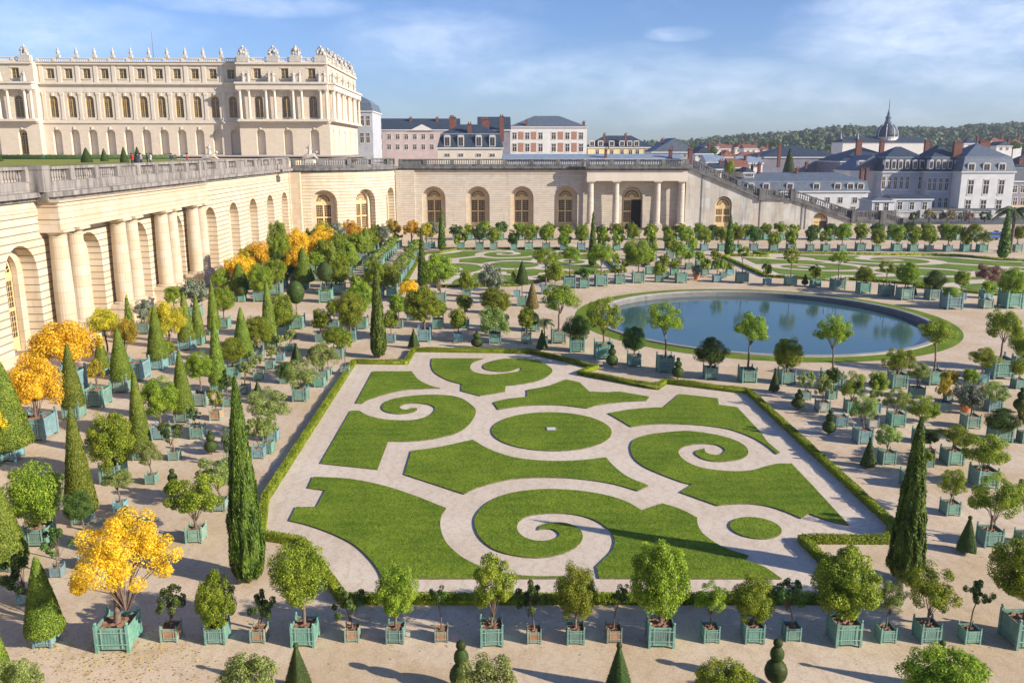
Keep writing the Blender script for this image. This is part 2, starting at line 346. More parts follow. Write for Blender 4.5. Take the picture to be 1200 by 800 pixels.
spin=lambda q:(lambda t: q*min(1,(t/.07)**.6*.35+.65)*min(1,((1-t)/.80)**.70))
CR['K0']=[surf('crown_column',spin(.105),22000,.016,axis=(0,0,1),wob=.06,rough=.8,streak=.085,asp=.28,core=.80) for _ in range(2)]
CR['K1']=[surf('crown_column',spin(.095),5000,.024,axis=(0,0,1),wob=.05,streak=.06,asp=.28,core=.84)]
CR['K2']=[surf('crown_column',spin(.085),1200,.04,axis=(0,0,1),wob=.05,streak=.05,asp=.3,core=.85)]
CR['P0']=[surf('topiary_pyramid',lambda t:(.42*(1-t)**.95+.015)*(1 if t>.04 else .55+t*11),9000,.014,wob=0,sides=4,rough=.45,core=.95)]
CR['P1']=[surf('topiary_pyramid',lambda t:(.42*(1-t)**.95+.015)*(1 if t>.04 else .55+t*11),2500,.028,wob=0,sides=4,rough=.45,core=.95)]
sph=lambda t:.5*math.sqrt(max(0,1-(2*t-1)**2))
CR['B0']=[surf('topiary_ball',sph,6000,.022,wob=.006,rough=.4,core=.96)]
CR['B1']=[surf('topiary_ball',sph,1200,.05,wob=.01,rough=.4,core=.95)]
# ---------------------------------------------------------------- ground, parterre, basin
def sheet(name,pts,z,mat,kind='structure',thick=0):
    mb=MB()
    if thick:
        mb.poly([(x,y,z+thick) for x,y in pts]); n=len(pts)
        for i in range(n):
            a,b=pts[i],pts[(i+1)%n]; mb.quad((a[0],a[1],z-.05),(b[0],b[1],z-.05),(b[0],b[1],z+thick),(a[0],a[1],z+thick),1)
        o=mb.build(name,[mat,M['edge']])
    else:
        mb.poly([(x,y,z) for x,y in pts]); o=mb.build(name,mat)
    o['kind']=kind; return o
def circ(c,r,n=96,a0=0,a1=2*math.pi): return [(c[0]+r*math.cos(a0+(a1-a0)*i/n),c[1]+r*math.sin(a0+(a1-a0)*i/n)) for i in range(n)]
BC=(27.1,83.7); BR=18.4
def ring(mb,c,r0,r1,z,m=0,n=128,z2=None):
    for i in range(n):
        a,b=2*math.pi*i/n,2*math.pi*(i+1)/n
        q=lambda r,t,zz:(c[0]+r*math.cos(t),c[1]+r*math.sin(t),zz)
        mb.quad(q(r0,a,z if z2 is None else z2),q(r1,a,z),q(r1,b,z),q(r0,b,z if z2 is None else z2),m)
# the ground is one sheet with a round hole for the basin
gm=MB(); n=128
R0=16.2
for i in range(n):
    a,b=2*math.pi*i/n,2*math.pi*(i+1)/n
    q=lambda r,t:(BC[0]+r*math.cos(t),BC[1]+r*math.sin(t),0)
    gm.quad(q(R0,a),q(90,a),q(90,b),q(R0,b)); gm.quad(q(90,a),q(3500,a),q(3500,b),q(90,b))
gm.build('ground',M['ground'])['kind']='structure'
SP=lambda pts:pts
def spline(spec):
    """spec: list of (x,y) pixels; a third value marks a corner; smooth Catmull-Rom between corners"""
    W=[(P(p[0],p[1]),len(p)>2) for p in spec]; n=len(W); out=[]
    for i in range(n):
        (p1,c1),(p2,c2)=W[i],W[(i+1)%n]
        p0=W[i-1][0] if not c1 else (2*p1[0]-p2[0],2*p1[1]-p2[1]); p3=W[(i+2)%n][0] if not c2 else (2*p2[0]-p1[0],2*p2[1]-p1[1])
        k=1 if (c1 and c2) else 5
        for j in range(k):
            t=j/k; t2,t3=t*t,t*t*t
            out.append(tuple(.5*(2*p1[d]+(p2[d]-p0[d])*t+(2*p0[d]-5*p1[d]+4*p2[d]-p3[d])*t2+(3*p1[d]-p0[d]-3*p2[d]+p3[d])*t3) for d in (0,1)))
    return out
c=1
LAWNS=[
 [(437,435.7,c),(482.5,435.7,c),(490,445),(503,452),(515.5,455.5,c),(498,456),(475,457.5),(450,463),(432,469),(425,473.2,c),(417,473.2,c)],
 [(421,482,c),(432.5,488),(450,492),(470,493.3),(487,492.5),(503,487.5),(510,480),(505,475.5),(492.5,473.3),(480,473.3),(470,475.7),(468.7,478.7),(475,480.7),(482,479),(488,478.7,c),(488.5,481.2),(480,484.5),(465,485.5),(451,482.5),(447.5,476.5),(455,470),(475,465.5),(505,463.2),(535,465.5),(552.5,475),(557.5,485),(545,502.5),(520,512.5),(485,517.5),(455,517.5,c),(442.5,550.7,c),(375.7,543.7,c),(411,482,c)],
 [(506,420.5,c),(567.5,420.5,c),(555,425),(551,431),(557,437),(575,439.5),(597,437.5),(608,435.5),(611.5,432.3,c),(608,432),(596,435.6),(580,435.5),(567.5,432.5),(567,428),(575,424),(591,420.8,c),(617,421,c),(632.5,424),(646,432),(646,437.5),(635,445),(615,450),(592.5,452.5,c),(592,459.5,c),(562.5,464.4,c),(540.5,458.7,c),(541,450.7,c),(525,446),(510,437.5),(505.5,428.7)],
 [(578,472,c),(584,480.5,c),(610,476.5),(635,475),(660,475.7),(687.5,479,c),(705,474.5),(730,471.5),(757.5,470,c),(761,465.5,c),(726,459.5,c),(710,460.2),(690.5,459.5,c),(685,454),(679.5,449,c),(670,446.5),(662.5,445.5,c),(645,452),(632.5,455),(617.5,457.5,c),(617.5,465.7,c),(595,468)],
 [(482,529,c),(512.5,525),(554,516,c),(570,525.5),(587.5,532.5),(610,538),(642.5,540.8),(677.5,540.2),(710,536.7,c),(720,547.5),(735,559),(760,570,c),(747,575.7,c),(720,568),(685,562.5),(647.5,560),(610,561),(585,565),(560,572),(543.7,579.5,c),(474,556.7,c)],
 [(712.5,485,c),(725,492),(739.5,500.7,c),(760,498),(785,497),(822.5,499),(855,503.7),(880,512.5),(897.5,522.5),(910,532.5,c),(914,531,c),(900,519),(890,506),(864,478,c),(842.5,475,c),(841,467.5,c),(820,465),(796,462.5,c),(777.5,478,c),(760,478.7),(735,481)],
 [(739,527.5),(740,520),(745,515),(760,510),(785,507),(810,506),(847,512),(870,521),(877,531),(867.5,538.5),(842.5,541.5),(825,538.7),(815,532.5),(817,528.5),(825.5,526.2,c),(827.5,531),(837.5,533.9),(846,532.3),(849.5,527.5),(840,522),(820,520.5),(802,523.7),(795,530),(801,539),(817.5,547.5),(842.5,552),(867.5,553),(885,551),(900,546.5),(912.5,544,c),(927.5,544,c),(950,567.5),(994.5,616,c),(975,612),(948,602.5,c),(938.7,608,c),(922.5,601),(902.5,594.5),(880,591.2),(860,591.2),(840.5,593,c),(797,577.5,c),(811,568.5,c),(797.5,565),(775,556.5),(755,547.5),(743,537.5)],
 [(367,559.5,c),(410,562),(450,570),(487,582),(523,596.5,c),(517,606),(516.5,620),(522,635),(533,647),(545,656),(561,663.7),(580,670),(600,674),(630,676.3),(660,676,c),(660,678.6,c),(448,678.8,c),(442.5,667.5),(432.5,655),(417.5,641),(400,631),(380,622.5),(357,615),(339,611,c),(347,595,c),(371,595,c),(381,575.5,c),(361,572.5,c)],
 [(556,615),(559,602.5),(572.5,589),(595,579.5),(622.5,575),(650,574),(680,576),(710,581),(735,589),(752.5,599,c),(776,590.7,c),(797.5,597.5),(817,607.5,c),(817.5,615),(822,624),(831,632),(849,642.7),(877,652,c),(872,657,c),(895,665),(916,679,c),(702,678.5,c),(699,665,c),(708,656),(717,646.5),(720.5,635),(716,624),(705,614.5),(690,607.5),(670,603.2),(647.5,602),(625,604),(610,610),(606,620),(612.5,629),(625,634),(640,634.5),(652.5,631),(655.5,627),(650,622),(640,620.3),(630.5,621.5,c),(634,616.5),(647.5,613.2),(665,614.3),(679,621),(683,631),(676,641),(660,649),(635,654),(607.5,652.5),(580,645),(562.5,631)],
]
beds=[spline(s) for s in LAWNS]
beds.append(circ((3.72,48.92),3.6,72)); beds.append(circ((11.85,35.1),1.12,40))
def hedge_poly():
    px=[(415,426),(476,427),(484.5,412),(622,414),(699,432.5),(679.5,439),(770,456),(780,449),(877,461),(1045,617),(1042,636),(940,635.5),(968,664),(1008,706),(402,706),(396,697),(352,637.5),(306,631),(311,587)]
    return [P(*p) for p in px]
HP=hedge_poly()
far_l=lambda p:(p[0],174-p[1])
far_r=lambda p:(37+(18-p[0])*1.6,174-p[1]-5.5-(18-p[0])*1.6*.15)
def hedge(pts,w,h,nl,leaf,label):
    mb=MB(); cen=[];nor=[]; n=len(pts)
    V=[Vector((*p,0)) for p in pts]; L=[]; Rr=[]
    for i in range(n):
        a,b,d=V[i-1],V[i],V[(i+1)%n]
        t1=(b-a).normalized(); t2=(d-b).normalized(); n1=Vector((-t1.y,t1.x,0)); n2=Vector((-t2.y,t2.x,0))
        m=(n1+n2).normalized(); k=min(2.0,1/max(.4,m.dot(n1))); L.append(b+m*w*.41*k); Rr.append(b-m*w*.41*k)
    per=sum((V[(i+1)%n]-V[i]).length for i in range(n))
    for i in range(n):
        j=(i+1)%n
        q=lambda v,z:(v.x,v.y,z)
        mb.hexa([q(Rr[i],0),q(Rr[j],0),q(L[j],0),q(L[i],0)],[q(Rr[i],h*.84),q(Rr[j],h*.84),q(L[j],h*.84),q(L[i],h*.9)])
        seg=(V[j]-V[i]); ln=seg.length; k=int(nl*ln/per); t=rng.random(k); side=rng.random(k)
        base=np.array(V[i])+np.outer(t,np.array(seg)); nn=np.array((-seg.y/ln,seg.x/ln,0))
        u=rng.uniform(-.5,.5,k); zz=rng.random(k)
        top=side<.5; s=np.where(side<.75,1,-1)
        bump=.03*np.sin(base[:,0]*2.3)+.03*np.sin(base[:,1]*2.9+1)
        off=np.where(top,u*w,s*(w/2)); z=np.where(top,h+bump,zz*h)
        cen.append(base+off[:,None]*nn+np.stack([0*z,0*z,z],1)); nrm=np.where(top[:,None],np.array([0,0,1.]),s[:,None]*nn); nor.append(nrm+rng.normal(size=(k,3))*.5)
    cen=np.concatenate(cen); nor=np.concatenate(nor)
    o=inst('hedge',leafmesh('hedge',leaves(cen,nor,leaf*rng.uniform(.6,1.3,len(cen))),mb,[M['hedge'],M['bark']]))
    return tag(o,label,'hedge','clipped box hedges round the lawn beds')
def parterre(f,mats,nl,leaf,label,thick):
    sheet('parterre_gravel',[f(p) for p in HP],.004,M['gravel'])
    for b in beds:
        q=[f(p) for p in b]; sheet('lawn',q,.008,mats,thick=thick)
    hedge([f(p) for p in HP],.36 if f(HP[0])==HP[0] else .6,.36,nl,leaf,label)
parterre(lambda p:p,M['lawn'],110000,.034,'low yellow green box hedge framing the near scrollwork lawns',.06)
parterre(far_l,M['lawnfar'],9000,.09,'low box hedge framing the far lawns below the arched gallery windows',.04)
parterre(far_r,M['lawnfar'],12000,.10,'low box hedge framing the far lawns beyond the round basin',.04)
# small plaque in the round lawn
mb=MB(); X,Y=P(646,504); mb.box(X-.32,X+.32,Y-.3,Y+.3,.03,.10); mb.box(X-.25,X+.25,Y-.23,Y+.23,.10,.12,1)
tag(mb.build('stone_slab',[M['rimdk'],M['stonepath']]),'small pale square slab set in the middle of the round lawn','slab')
# basin
mb=MB(); ring(mb,BC,16.75,BR,.02); o=mb.build('basin_lawn',M['lawn']); o['kind']='structure'
mb=MB(); ring(mb,BC,16.25,16.7,.13); ring(mb,BC,16.7,16.76,.0,z2=.13); ring(mb,BC,16.15,16.25,.13,z2=.02)
cop=mb.mesh('coping',M['rim'])
mb=MB()
for i in range(128):
    a,b=2*math.pi*i/128,2*math.pi*(i+1)/128; q=lambda r,t,zz:(BC[0]+r*math.cos(t),BC[1]+r*math.sin(t),zz)
    mb.quad(q(16.15,a,.02),q(16.15,b,.02),q(15.75,b,-1.6),q(15.75,a,-1.6))
root=empty('basin',(0,0,0)); tag(root,'round stone basin edged by a ring of grass in the middle of the garden','basin')
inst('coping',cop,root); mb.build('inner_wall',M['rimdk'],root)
o=sheet('water',circ(BC,16.05,128),-.45,M['water'])
mb=MB(); 
for z in (-.35,): mb.lathe([(.10,0),(.12,.1),(.05,.25),(.04,.5)],(BC[0]+9,BC[1]+6,-.6),8)
tag(mb.build('fountain_jet',M['rimdk']),'small dark fountain nozzle standing out of the basin water','fountain nozzle')
# fallen leaves
X,Y=P(140,770); N=900
px=rng.normal(size=(N,2))*np.array([1.9,1.1])+np.array([X,Y-.2]); cen=np.concatenate([px,np.full((N,1),.02)],1)
X2,Y2=P(170,520); px=rng.normal(size=(300,2))*np.array([2.5,2])+np.array([X2-4,Y2]); cen=np.concatenate([cen,np.concatenate([px,np.full((300,1),.02)],1)])
nor=np.tile(np.array([0,0,1.]),(len(cen),1))+rng.normal(size=(len(cen),3))*.25
o=inst('fallen_leaves',leafmesh('fallen_leaves',leaves(cen,nor,.035*rng.uniform(.6,1.3,len(cen))),MB(),[M['gold2']])); o['kind']='stuff'

# blades of grass standing on the near lawns
def inside(pts,x,y):
    c_=np.zeros(len(x),bool); n=len(pts)
    for i in range(n):
        (x1,y1),(x2,y2)=pts[i],pts[(i+1)%n]
        if y1==y2: continue
        m_=((y1>y)!=(y2>y))&(x<(x2-x1)*(y-y1)/(y2-y1)+x1); c_^=m_
    return c_
pc=[]
for b in beds:
    A=np.array(b); lo,hi=A.min(0)-.03,A.max(0)+.03; n=int((hi[0]-lo[0])*(hi[1]-lo[1])*330); x=rng.uniform(lo[0],hi[0],n); y=rng.uniform(lo[1],hi[1],n)
    k=inside(b,x,y); pc.append(np.stack([x[k],y[k]],1))
pc=np.concatenate(pc); n=len(pc); cen=np.concatenate([pc,rng.uniform(.066,.082,(n,1))],1)
nor=rng.normal(size=(n,3))*np.array([1,1,.35])+np.array([0,0,.4])
M['blade']=foliage('grass_blade',(.05,.10,.004),(.17,.265,.014),(.36,.45,.06),trans=.25,hue=0)
o=inst('grass',leafmesh('grass',leaves(cen,nor,.019*rng.uniform(.5,1.6,n),.4,axis=np.array([0,0,.6])),MB(),[M['blade']])); o['kind']='stuff'
# ---------------------------------------------------------------- architecture helpers
def arched_wall(mb,path,s0,s1,z0,z1,ops,step=3.0,mr=1,na=12,m=0):
    """wall along path(s,depth) with round-arched openings ops=(centre,half width,top,base,depth)"""
    Z1=z1 if callable(z1) else (lambda s:z1)
    br={s0,s1}; k=int((s1-s0)/step)
    for i in range(1,k+1): br.add(s0+(s1-s0)*i/(k+1))
    def flt(b):
        for c,h,t,b0,d in ops:
            if c-h<b<c+h: return False
        return True
    br={b for b in br if flt(b)}
    for c,h,t,b0,d in ops:
        for i in range(na+1): br.add(c-h*math.cos(math.pi*i/na))
    br=sorted(b for b in br if s0-1e-6<=b<=s1+1e-6)
    P3=lambda s,d,z:(*path(s,d),z)
    for a,b in zip(br,br[1:]):
        if b-a<1e-5: continue
        mid=(a+b)/2; op=next((o for o in ops if o[0]-o[1]<mid<o[0]+o[1]),None)
        if op is None: mb.quad(P3(a,0,z0),P3(b,0,z0),P3(b,0,Z1(b)),P3(a,0,Z1(a)),m); continue
        c,h,t,b0,d=op; za=t-h+math.sqrt(max(0,h*h-(a-c)**2)); zb=t-h+math.sqrt(max(0,h*h-(b-c)**2))
        mb.quad(P3(a,0,za),P3(b,0,zb),P3(b,0,Z1(b)),P3(a,0,Z1(a)),m)
        mb.quad(P3(a,0,za),P3(a,d,za),P3(b,d,zb),P3(b,0,zb),mr)
        if b0>z0: mb.quad(P3(a,0,z0),P3(b,0,z0),P3(b,0,b0),P3(a,0,b0),m); mb.quad(P3(a,0,b0),P3(b,0,b0),P3(b,d,b0),P3(a,d,b0),mr)
    for c,h,t,b0,d in ops:
        for s in (c-h,c+h): mb.quad(P3(s,0,b0),P3(s,d,b0),P3(s,d,t-h),P3(s,0,t-h),mr)
def band(mb,path,s0,s1,d0,d1,z0,z1,step=3.0,m=0):
    """solid strip along a path from depth d0 (outer, negative) to d1"""
    k=max(1,int(abs(s1-s0)/step)); Z0=z0 if callable(z0) else (lambda s:z0); Z1=z1 if callable(z1) else (lambda s:z1)
    for i in range(k):
        a=s0+(s1-s0)*i/k; b=s0+(s1-s0)*(i+1)/k
        A0,B0,A1,B1=path(a,d0),path(b,d0),path(a,d1),path(b,d1)
        mb.hexa([(*A0,Z0(a)),(*B0,Z0(b)),(*B1,Z0(b)),(*A1,Z0(a))],[(*A0,Z1(a)),(*B0,Z1(b)),(*B1,Z1(b)),(*A1,Z1(a))],m)
def balustrade(mb,path,s0,s1,zb,w=.5,h=1.55,bay=4.7,zf=None,solid=None,bal=.42,n=6,plinth=.5):
    Z=zf or (lambda s:zb)
    band(mb,path,s0,s1,-.05,w,lambda s:Z(s),lambda s:Z(s)+plinth); band(mb,path,s0,s1,-.1,w+.05,lambda s:Z(s)+h-.25,lambda s:Z(s)+h)
    k=max(1,round((s1-s0)/bay)); L=(s1-s0)/k
    for i in range(k+1):
        s=min(s1-.4,max(s0+.4,s0+i*L)); band(mb,path,s-.42,s+.42,-.13,w+.08,lambda q:Z(q)+plinth-.02,lambda q:Z(q)+h-.22,9)
    for i in range(k):
        a=s0+i*L+.45; b=a+L-.9
        if solid and solid(i): band(mb,path,a,b,.05,w-.05,lambda q:Z(q)+plinth-.01,lambda q:Z(q)+h-.24); continue
        m_=max(1,int((b-a)/bal))
        for j in range(m_):
            s=a+(j+.5)*(b-a)/m_; x,y=path(s,w/2); z=Z(s)+plinth; hh=h-.25-plinth
            mb.lathe([(.10,0),(.10,.06),(.06,.10),(.14,.35*hh),(.12,.45*hh),(.055,.75*hh),(.09,.9*hh),(.10,hh)],(x,y,z),n)
def column(mb,x,y,z0,z1,r,n=16,cap=.35,base=.4,m=0):
    mb.box(x-r*1.35,x+r*1.35,y-r*1.35,y+r*1.35,z0,z0+base*.5,m)
    mb.lathe([(r*1.28,0),(r*1.3,base*.3),(r*1.05,base*.5)],(x,y,z0+base*.5),n,m)
    h=z1-cap-z0-base
    mb.lathe([(r,0),(r,h*.33),(r*.86,h-.25),(r*.95,h-.22),(r*.84,h-.15),(r*.86,h),(r*1.2,h+cap*.4)],(x,y,z0+base),n,m)
    mb.box(x-r*1.25,x+r*1.25,y-r*1.25,y+r*1.25,z1-cap*.55,z1,m)
# glazed door of the gallery (origin bottom centre, facing -Y), 3.1 m wide, 8 m high with a fan light
def door_mesh(w=3.1,h=8.0,openhalf=False,fanonly=False,ncol=4):
    fr=MB(); gl=MB(); r=w/2; zs=h-r
    gl.box(-r,r,.10,.14,.0,zs)
    pts=[(r*math.cos(math.pi*i/24),zs+r*math.sin(math.pi*i/24)) for i in range(25)]
    gl.poly([(x,.10,z) for x,z in pts]+[]); 
    for i in range(24):
        for ra,rb in ((1.0,.86),(.62,.55),(.30,.0)):
            a,b=pts[i],pts[i+1]; q=lambda p,k:(p[0]*k,.02,zs+(p[1]-zs)*k)
            fr.quad(q(a,rb),q(a,ra),q(b,ra),q(b,rb))
    for i in range(1,12):
        a=math.pi*i/12; u=Vector((math.cos(a),0,math.sin(a))); w_=Vector((-math.sin(a),0,math.cos(a)))*.035; o=Vector((0,.03,zs))
        fr.quad(*[tuple(o+u*(r*k)+w_*s) for k,s in ((.25,-1),(.9,-1),(.9,1),(.25,1))])
    fr.box(-r,r,-.02,.08,zs-.45,zs+.06)
    def leaf(x0,x1):
        fr.box(x0,x1,.0,.07,0,1.15); fr.box(x0,x1,.0,.07,zs-.65,zs-.4)
        fr.box(x0,x0+.17,.0,.07,1.15,zs-.65); fr.box(x1-.15,x1,.0,.07,1.15,zs-.65)
        zm=(1.15+zs-.65)/2; fr.box(x0+.17,x1-.15,.0,.07,zm-.15,zm+.15)
        for a,b in ((1.15,zm-.18),(zm+.18,zs-.65)):
            for i in range(1,4): x=x0+.17+(x1-x0-.32)*i/4; fr.box(x-.02,x+.02,.02,.06,a,b)
            for i in range(1,5): z=a+(b-a)*i/5; fr.box(x0+.17,x1-.15,.025,.055,z-.02,z+.02)
    leaf(-r,0)
    if not openhalf: leaf(0,r)
    return fr.mesh('door_frame',M['frame']),gl.mesh('door_glass',M['glass'])
DOOR=door_mesh(); DOORO=door_mesh(3.7,8.2,True); DOORS=door_mesh(2.9,5.6); DOORSO=door_mesh(2.7,3.3,True)
def door(parent,x,y,z,rz=0,d=DOOR,s=1.0,name='glazed_door'):
    a=inst(name,d[0],parent,(x,y,z),(0,0,rz),s); inst('glass',d[1],a); return a
BLD=empty('orangery_building',(0,0,0)); tag(BLD,'long limestone garden gallery with tall round arches, columns and a balustraded roof terrace','gallery building')
XW=-37.2; pL=lambda s,d:(XW-d,s); CXR,CYR,RR=-36.5,181.5,17.0
pR=lambda s,d:(CXR+(RR-d)*math.sin(s/RR),CYR-(RR-d)*math.cos(s/RR)); YB=182.3; pB=lambda s,d:(s,YB+d)
AW=2.45; AT=9.1
left_arches=[15,25.7,36.4,47.1,57.8,68.6,80.5,92.0,103.0,116.1,126.8,137.4,148.2,158.7]
rot_arches=[RR*math.radians(a) for a in (18,47.5,77)]; back_arches=[-11.5,-2.2,7.1,16.4]
def gallery(name,path,s0,s1,arches,mat,step,top=12.45):
    mb=MB(); ops=[(c_,AW,AT,.4,1.25) for c_ in arches]
    arched_wall(mb,path,s0,s1,0,top,ops,step)
    mb.build(name,[mat,mat],BLD)
    for c_ in arches:
        mb=MB(); arched_wall(mb,lambda s,d:path(s,d+1.25),c_-AW-.2,c_+AW+.2,0,AT+.3,[(c_,1.6,8.45,.35,.45)],3); mb.build('niche_wall',[M['stoneplain'],M['stoneplain']],BLD)
    for c_ in arches:
        x,y=path(c_,1.7); x2,y2=path(c_,.7); rz=math.atan2(y2-y,x2-x)+math.pi/2; door(BLD,x,y,.35,rz)
    # voussoir collars
gallery('gallery_wall',pL,0,163.2,left_arches,M['stone'],6)
gallery('rotunda_wall',pR,0,RR*math.pi/2,rot_arches,M['stone'],.8)
gallery('gallery_wall',pB,-19.5,21.4,back_arches,M['stone2'],3)
# portico bay of the back gallery
mb=MB(); arched_wall(mb,pB,21.4,41.4,0,12.45,[(30.5,2.2,8.95,.3,.9)],3); mb.build('portico_wall',[M['stone2'],M['stone2']],BLD)
a=door(BLD,30.5,YB+.9,.35,0,DOORO,name='open_door')
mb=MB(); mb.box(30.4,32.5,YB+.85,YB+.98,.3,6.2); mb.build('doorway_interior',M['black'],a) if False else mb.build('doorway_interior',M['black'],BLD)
mb=MB(); mb.box(28.2,32.8,YB+1.06,YB+1.3,0,9); mb.build('niche_wall',M['stoneplain'],BLD)
# corner strips, pilasters, plinths
mb=MB(); mb.box(-37.0,-35.2,163.2,164.45,0,12.45); mb.box(-37.9,-37.0,162.6,170,0,12.45); mb.build('pilaster',M['stoneplain'],BLD)
mb=MB(); mb.box(-19.4,-15.4,YB-.55,YB+.3,0,12.45); mb.build('pilaster',M['stone2'],BLD)
mb=MB(); mb.box(20.0,20.9,YB-.4,YB+.3,0,12.45); mb.build('pilaster',M['stone2'],BLD)
mb=MB(); band(mb,pL,0,163.2,-.12,.0,0,.75,50); mb.build('plinth',M['stoneplain'],BLD)
# left portico: four pairs of columns
xc=-36.2
mbp=MB()
for c_ in (74.4,86.3,97.5,107.7):
    for dy in (-1.45,1.45):
        mb=MB(); column(mb,xc,c_+dy,1.45,10.05,.80,22,.42,.45); mb.build('column',M['stoneplain'],BLD,smooth=False)
    mbp=MB(); mbp.box(XW+.01,xc+1.2,c_-2.6,c_+2.6,0,1.25); mbp.box(XW+.01,xc+1.3,c_-2.7,c_+2.7,1.25,1.46); mbp.build('column_plinth',M['stoneplain'],BLD); mbp=MB()
mb=MB(); mb.box(XW-.01,xc+.78,72.0,110.2,10.05,10.95); mb.box(XW-.01,xc+.72,72.06,110.14,10.95,12.42)
mb.box(XW-.01,xc+.88,71.9,110.3,10.93,11.07); mb.box(XW-.01,xc+.84,71.95,110.25,11.95,12.05); mb.box(XW-.01,xc+.95,71.85,110.35,12.3,12.44); mb.build('portico_entablature',M['stoneplain'],BLD)
# right portico columns
mb=MB()
for x in (21.35,26.7,35.4,40.5):
    m2=MB(); column(m2,x,YB-1.9,1.1,10.25,.72,16,.42,.45); m2.build('column',M['stone2'],BLD)
    m3=MB(); m3.box(x-1.05,x+1.05,YB-3.0,YB-.7,0,1.1); m3.build('column_plinth',M['stone2'],BLD)
mb=MB(); mb.box(20.45,41.5,YB-2.7,YB-.01,10.25,11.2); mb.box(20.5,41.45,YB-2.64,YB-.01,11.2,12.42); mb.build('portico_entablature',M['palacew'],BLD)
# cornice
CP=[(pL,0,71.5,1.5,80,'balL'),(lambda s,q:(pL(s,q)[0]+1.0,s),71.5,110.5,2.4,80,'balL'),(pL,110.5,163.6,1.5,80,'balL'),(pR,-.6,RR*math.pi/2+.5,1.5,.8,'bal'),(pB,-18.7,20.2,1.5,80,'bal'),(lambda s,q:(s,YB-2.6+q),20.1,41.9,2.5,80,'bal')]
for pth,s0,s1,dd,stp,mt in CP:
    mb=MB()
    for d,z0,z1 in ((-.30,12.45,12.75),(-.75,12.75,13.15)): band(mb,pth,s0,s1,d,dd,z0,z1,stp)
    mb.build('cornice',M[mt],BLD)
for pth,s0,s1,stp in ((pL,0,71.8,80),(pL,110.2,163.2,80),(pR,0,RR*math.pi/2,.8),(pB,-15.4,20,80)):
    mb=MB(); band(mb,pth,s0,s1,-.1,.01,11.6,11.85,stp); mb.build('string_course',M['stoneplain'],BLD)
sol=lambda i:i%5 in (3,)
LB=dict(h=2.05,plinth=.85)
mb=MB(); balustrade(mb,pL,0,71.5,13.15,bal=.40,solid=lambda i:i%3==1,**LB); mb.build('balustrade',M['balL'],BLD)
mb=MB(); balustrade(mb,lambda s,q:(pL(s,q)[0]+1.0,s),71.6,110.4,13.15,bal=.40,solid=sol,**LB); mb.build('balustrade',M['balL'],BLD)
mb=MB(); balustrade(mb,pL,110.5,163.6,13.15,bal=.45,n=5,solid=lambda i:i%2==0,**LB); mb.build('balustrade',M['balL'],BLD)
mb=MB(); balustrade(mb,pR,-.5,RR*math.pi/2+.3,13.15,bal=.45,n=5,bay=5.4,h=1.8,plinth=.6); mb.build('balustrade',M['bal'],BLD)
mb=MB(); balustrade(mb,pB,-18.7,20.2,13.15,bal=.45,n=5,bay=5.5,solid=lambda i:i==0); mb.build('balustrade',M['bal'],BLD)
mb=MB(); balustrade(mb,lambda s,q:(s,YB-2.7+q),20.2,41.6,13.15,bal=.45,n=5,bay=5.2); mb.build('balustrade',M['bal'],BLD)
for y_ in (71.2,109.6):
    mb=MB(); mb.box(-37.9,-36.0,y_,y_+1.4,13.16,15.26); mb.box(-38.0,-35.95,y_-.05,y_+1.45,14.95,15.28); mb.build('corner_pier',M['balL'],BLD)
# back and terrace mass
mb=MB(); mb.poly([(XW-1.4,0,13.14),(XW-1.4,164,13.14),(-36.5,165.9,13.14),(-27,168.5,13.14),(-21,178,13.14),(-19,183.7,13.14),(41,183.7,13.14),(41,197,13.14),(-60,197,13.14),(-60,0,13.14)])
mb.box(-40,41.3,196.8,197.2,0,13.1); mb.build('terrace_floor',M['stoneplain'],BLD)
mb=MB(); mb.box(24.5,24.9,YB-2.9,YB-2.72,.0,.01)
# grand staircase descending to the right
STAIR=empty('garden_staircase',(41.5,YB,0)); tag(STAIR,'long grey stone stair with sloping balustrade descending from the gallery end','staircase')
def zst(s):
    pts=[(41.5,12.45),(43,12.3),(57.6,6.35),(64.3,6.2),(77.6,1.75),(83.9,1.65),(88.8,.1),(200,.1)]
    for (a,za),(b,zb) in zip(pts,pts[1:]):
        if a<=s<=b: return za+(zb-za)*(s-a)/(b-a)
    return pts[0][1]
pS=lambda s,d:(s-41.5,d-1.3)
segs=[41.5,43,57.6,64.3,77.6,83.9,88.8]
mb=MB()
for a,b in zip(segs,segs[1:]):
    ops=[(c_,h,t,.25,.7) for c_,h,t in ((49.7,1.75,7.0),(70.6,1.6,3.6)) if a<c_<b]
    arched_wall(mb,pS,a,b,0,zst,ops,2)
mb.build('stair_wall',[M['ramp'],M['stone2']],STAIR)
for x,t,d in ((49.7,7.0,DOORS),(70.6,3.6,DOORSO)):
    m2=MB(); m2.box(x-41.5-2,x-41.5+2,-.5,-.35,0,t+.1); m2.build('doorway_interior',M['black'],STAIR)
    o=door(STAIR,x-41.5,-.75,.25,0,d,(1.12,1,1.16) if d is DOORS else (1.1,1,1.0),name='arched_door')
mb=MB()
for a,b in zip(segs,segs[1:]):
    k=max(1,int((b-a)/.9))
    for i in range(k):
        x0=a+(b-a)*i/k; x1=a+(b-a)*(i+1)/k; mb.box(x0-41.5,x1-41.5,-.3,16,-.1 if i else -.1,zst(x0)+.02)
mb.build('stair_steps',M['bal'],STAIR)
mb=MB()
for a,b in zip(segs,segs[1:]):
    if b-a<2: a=41.7
    band(mb,pS,a,b,-.45,.6,lambda s:zst(s),lambda s:zst(s)+.4,80)
    if b-a>2: balustrade(mb,pS,a,b,0,zf=lambda s:zst(s)+.4,h=1.75,bay=4.4,bal=.45,n=5)
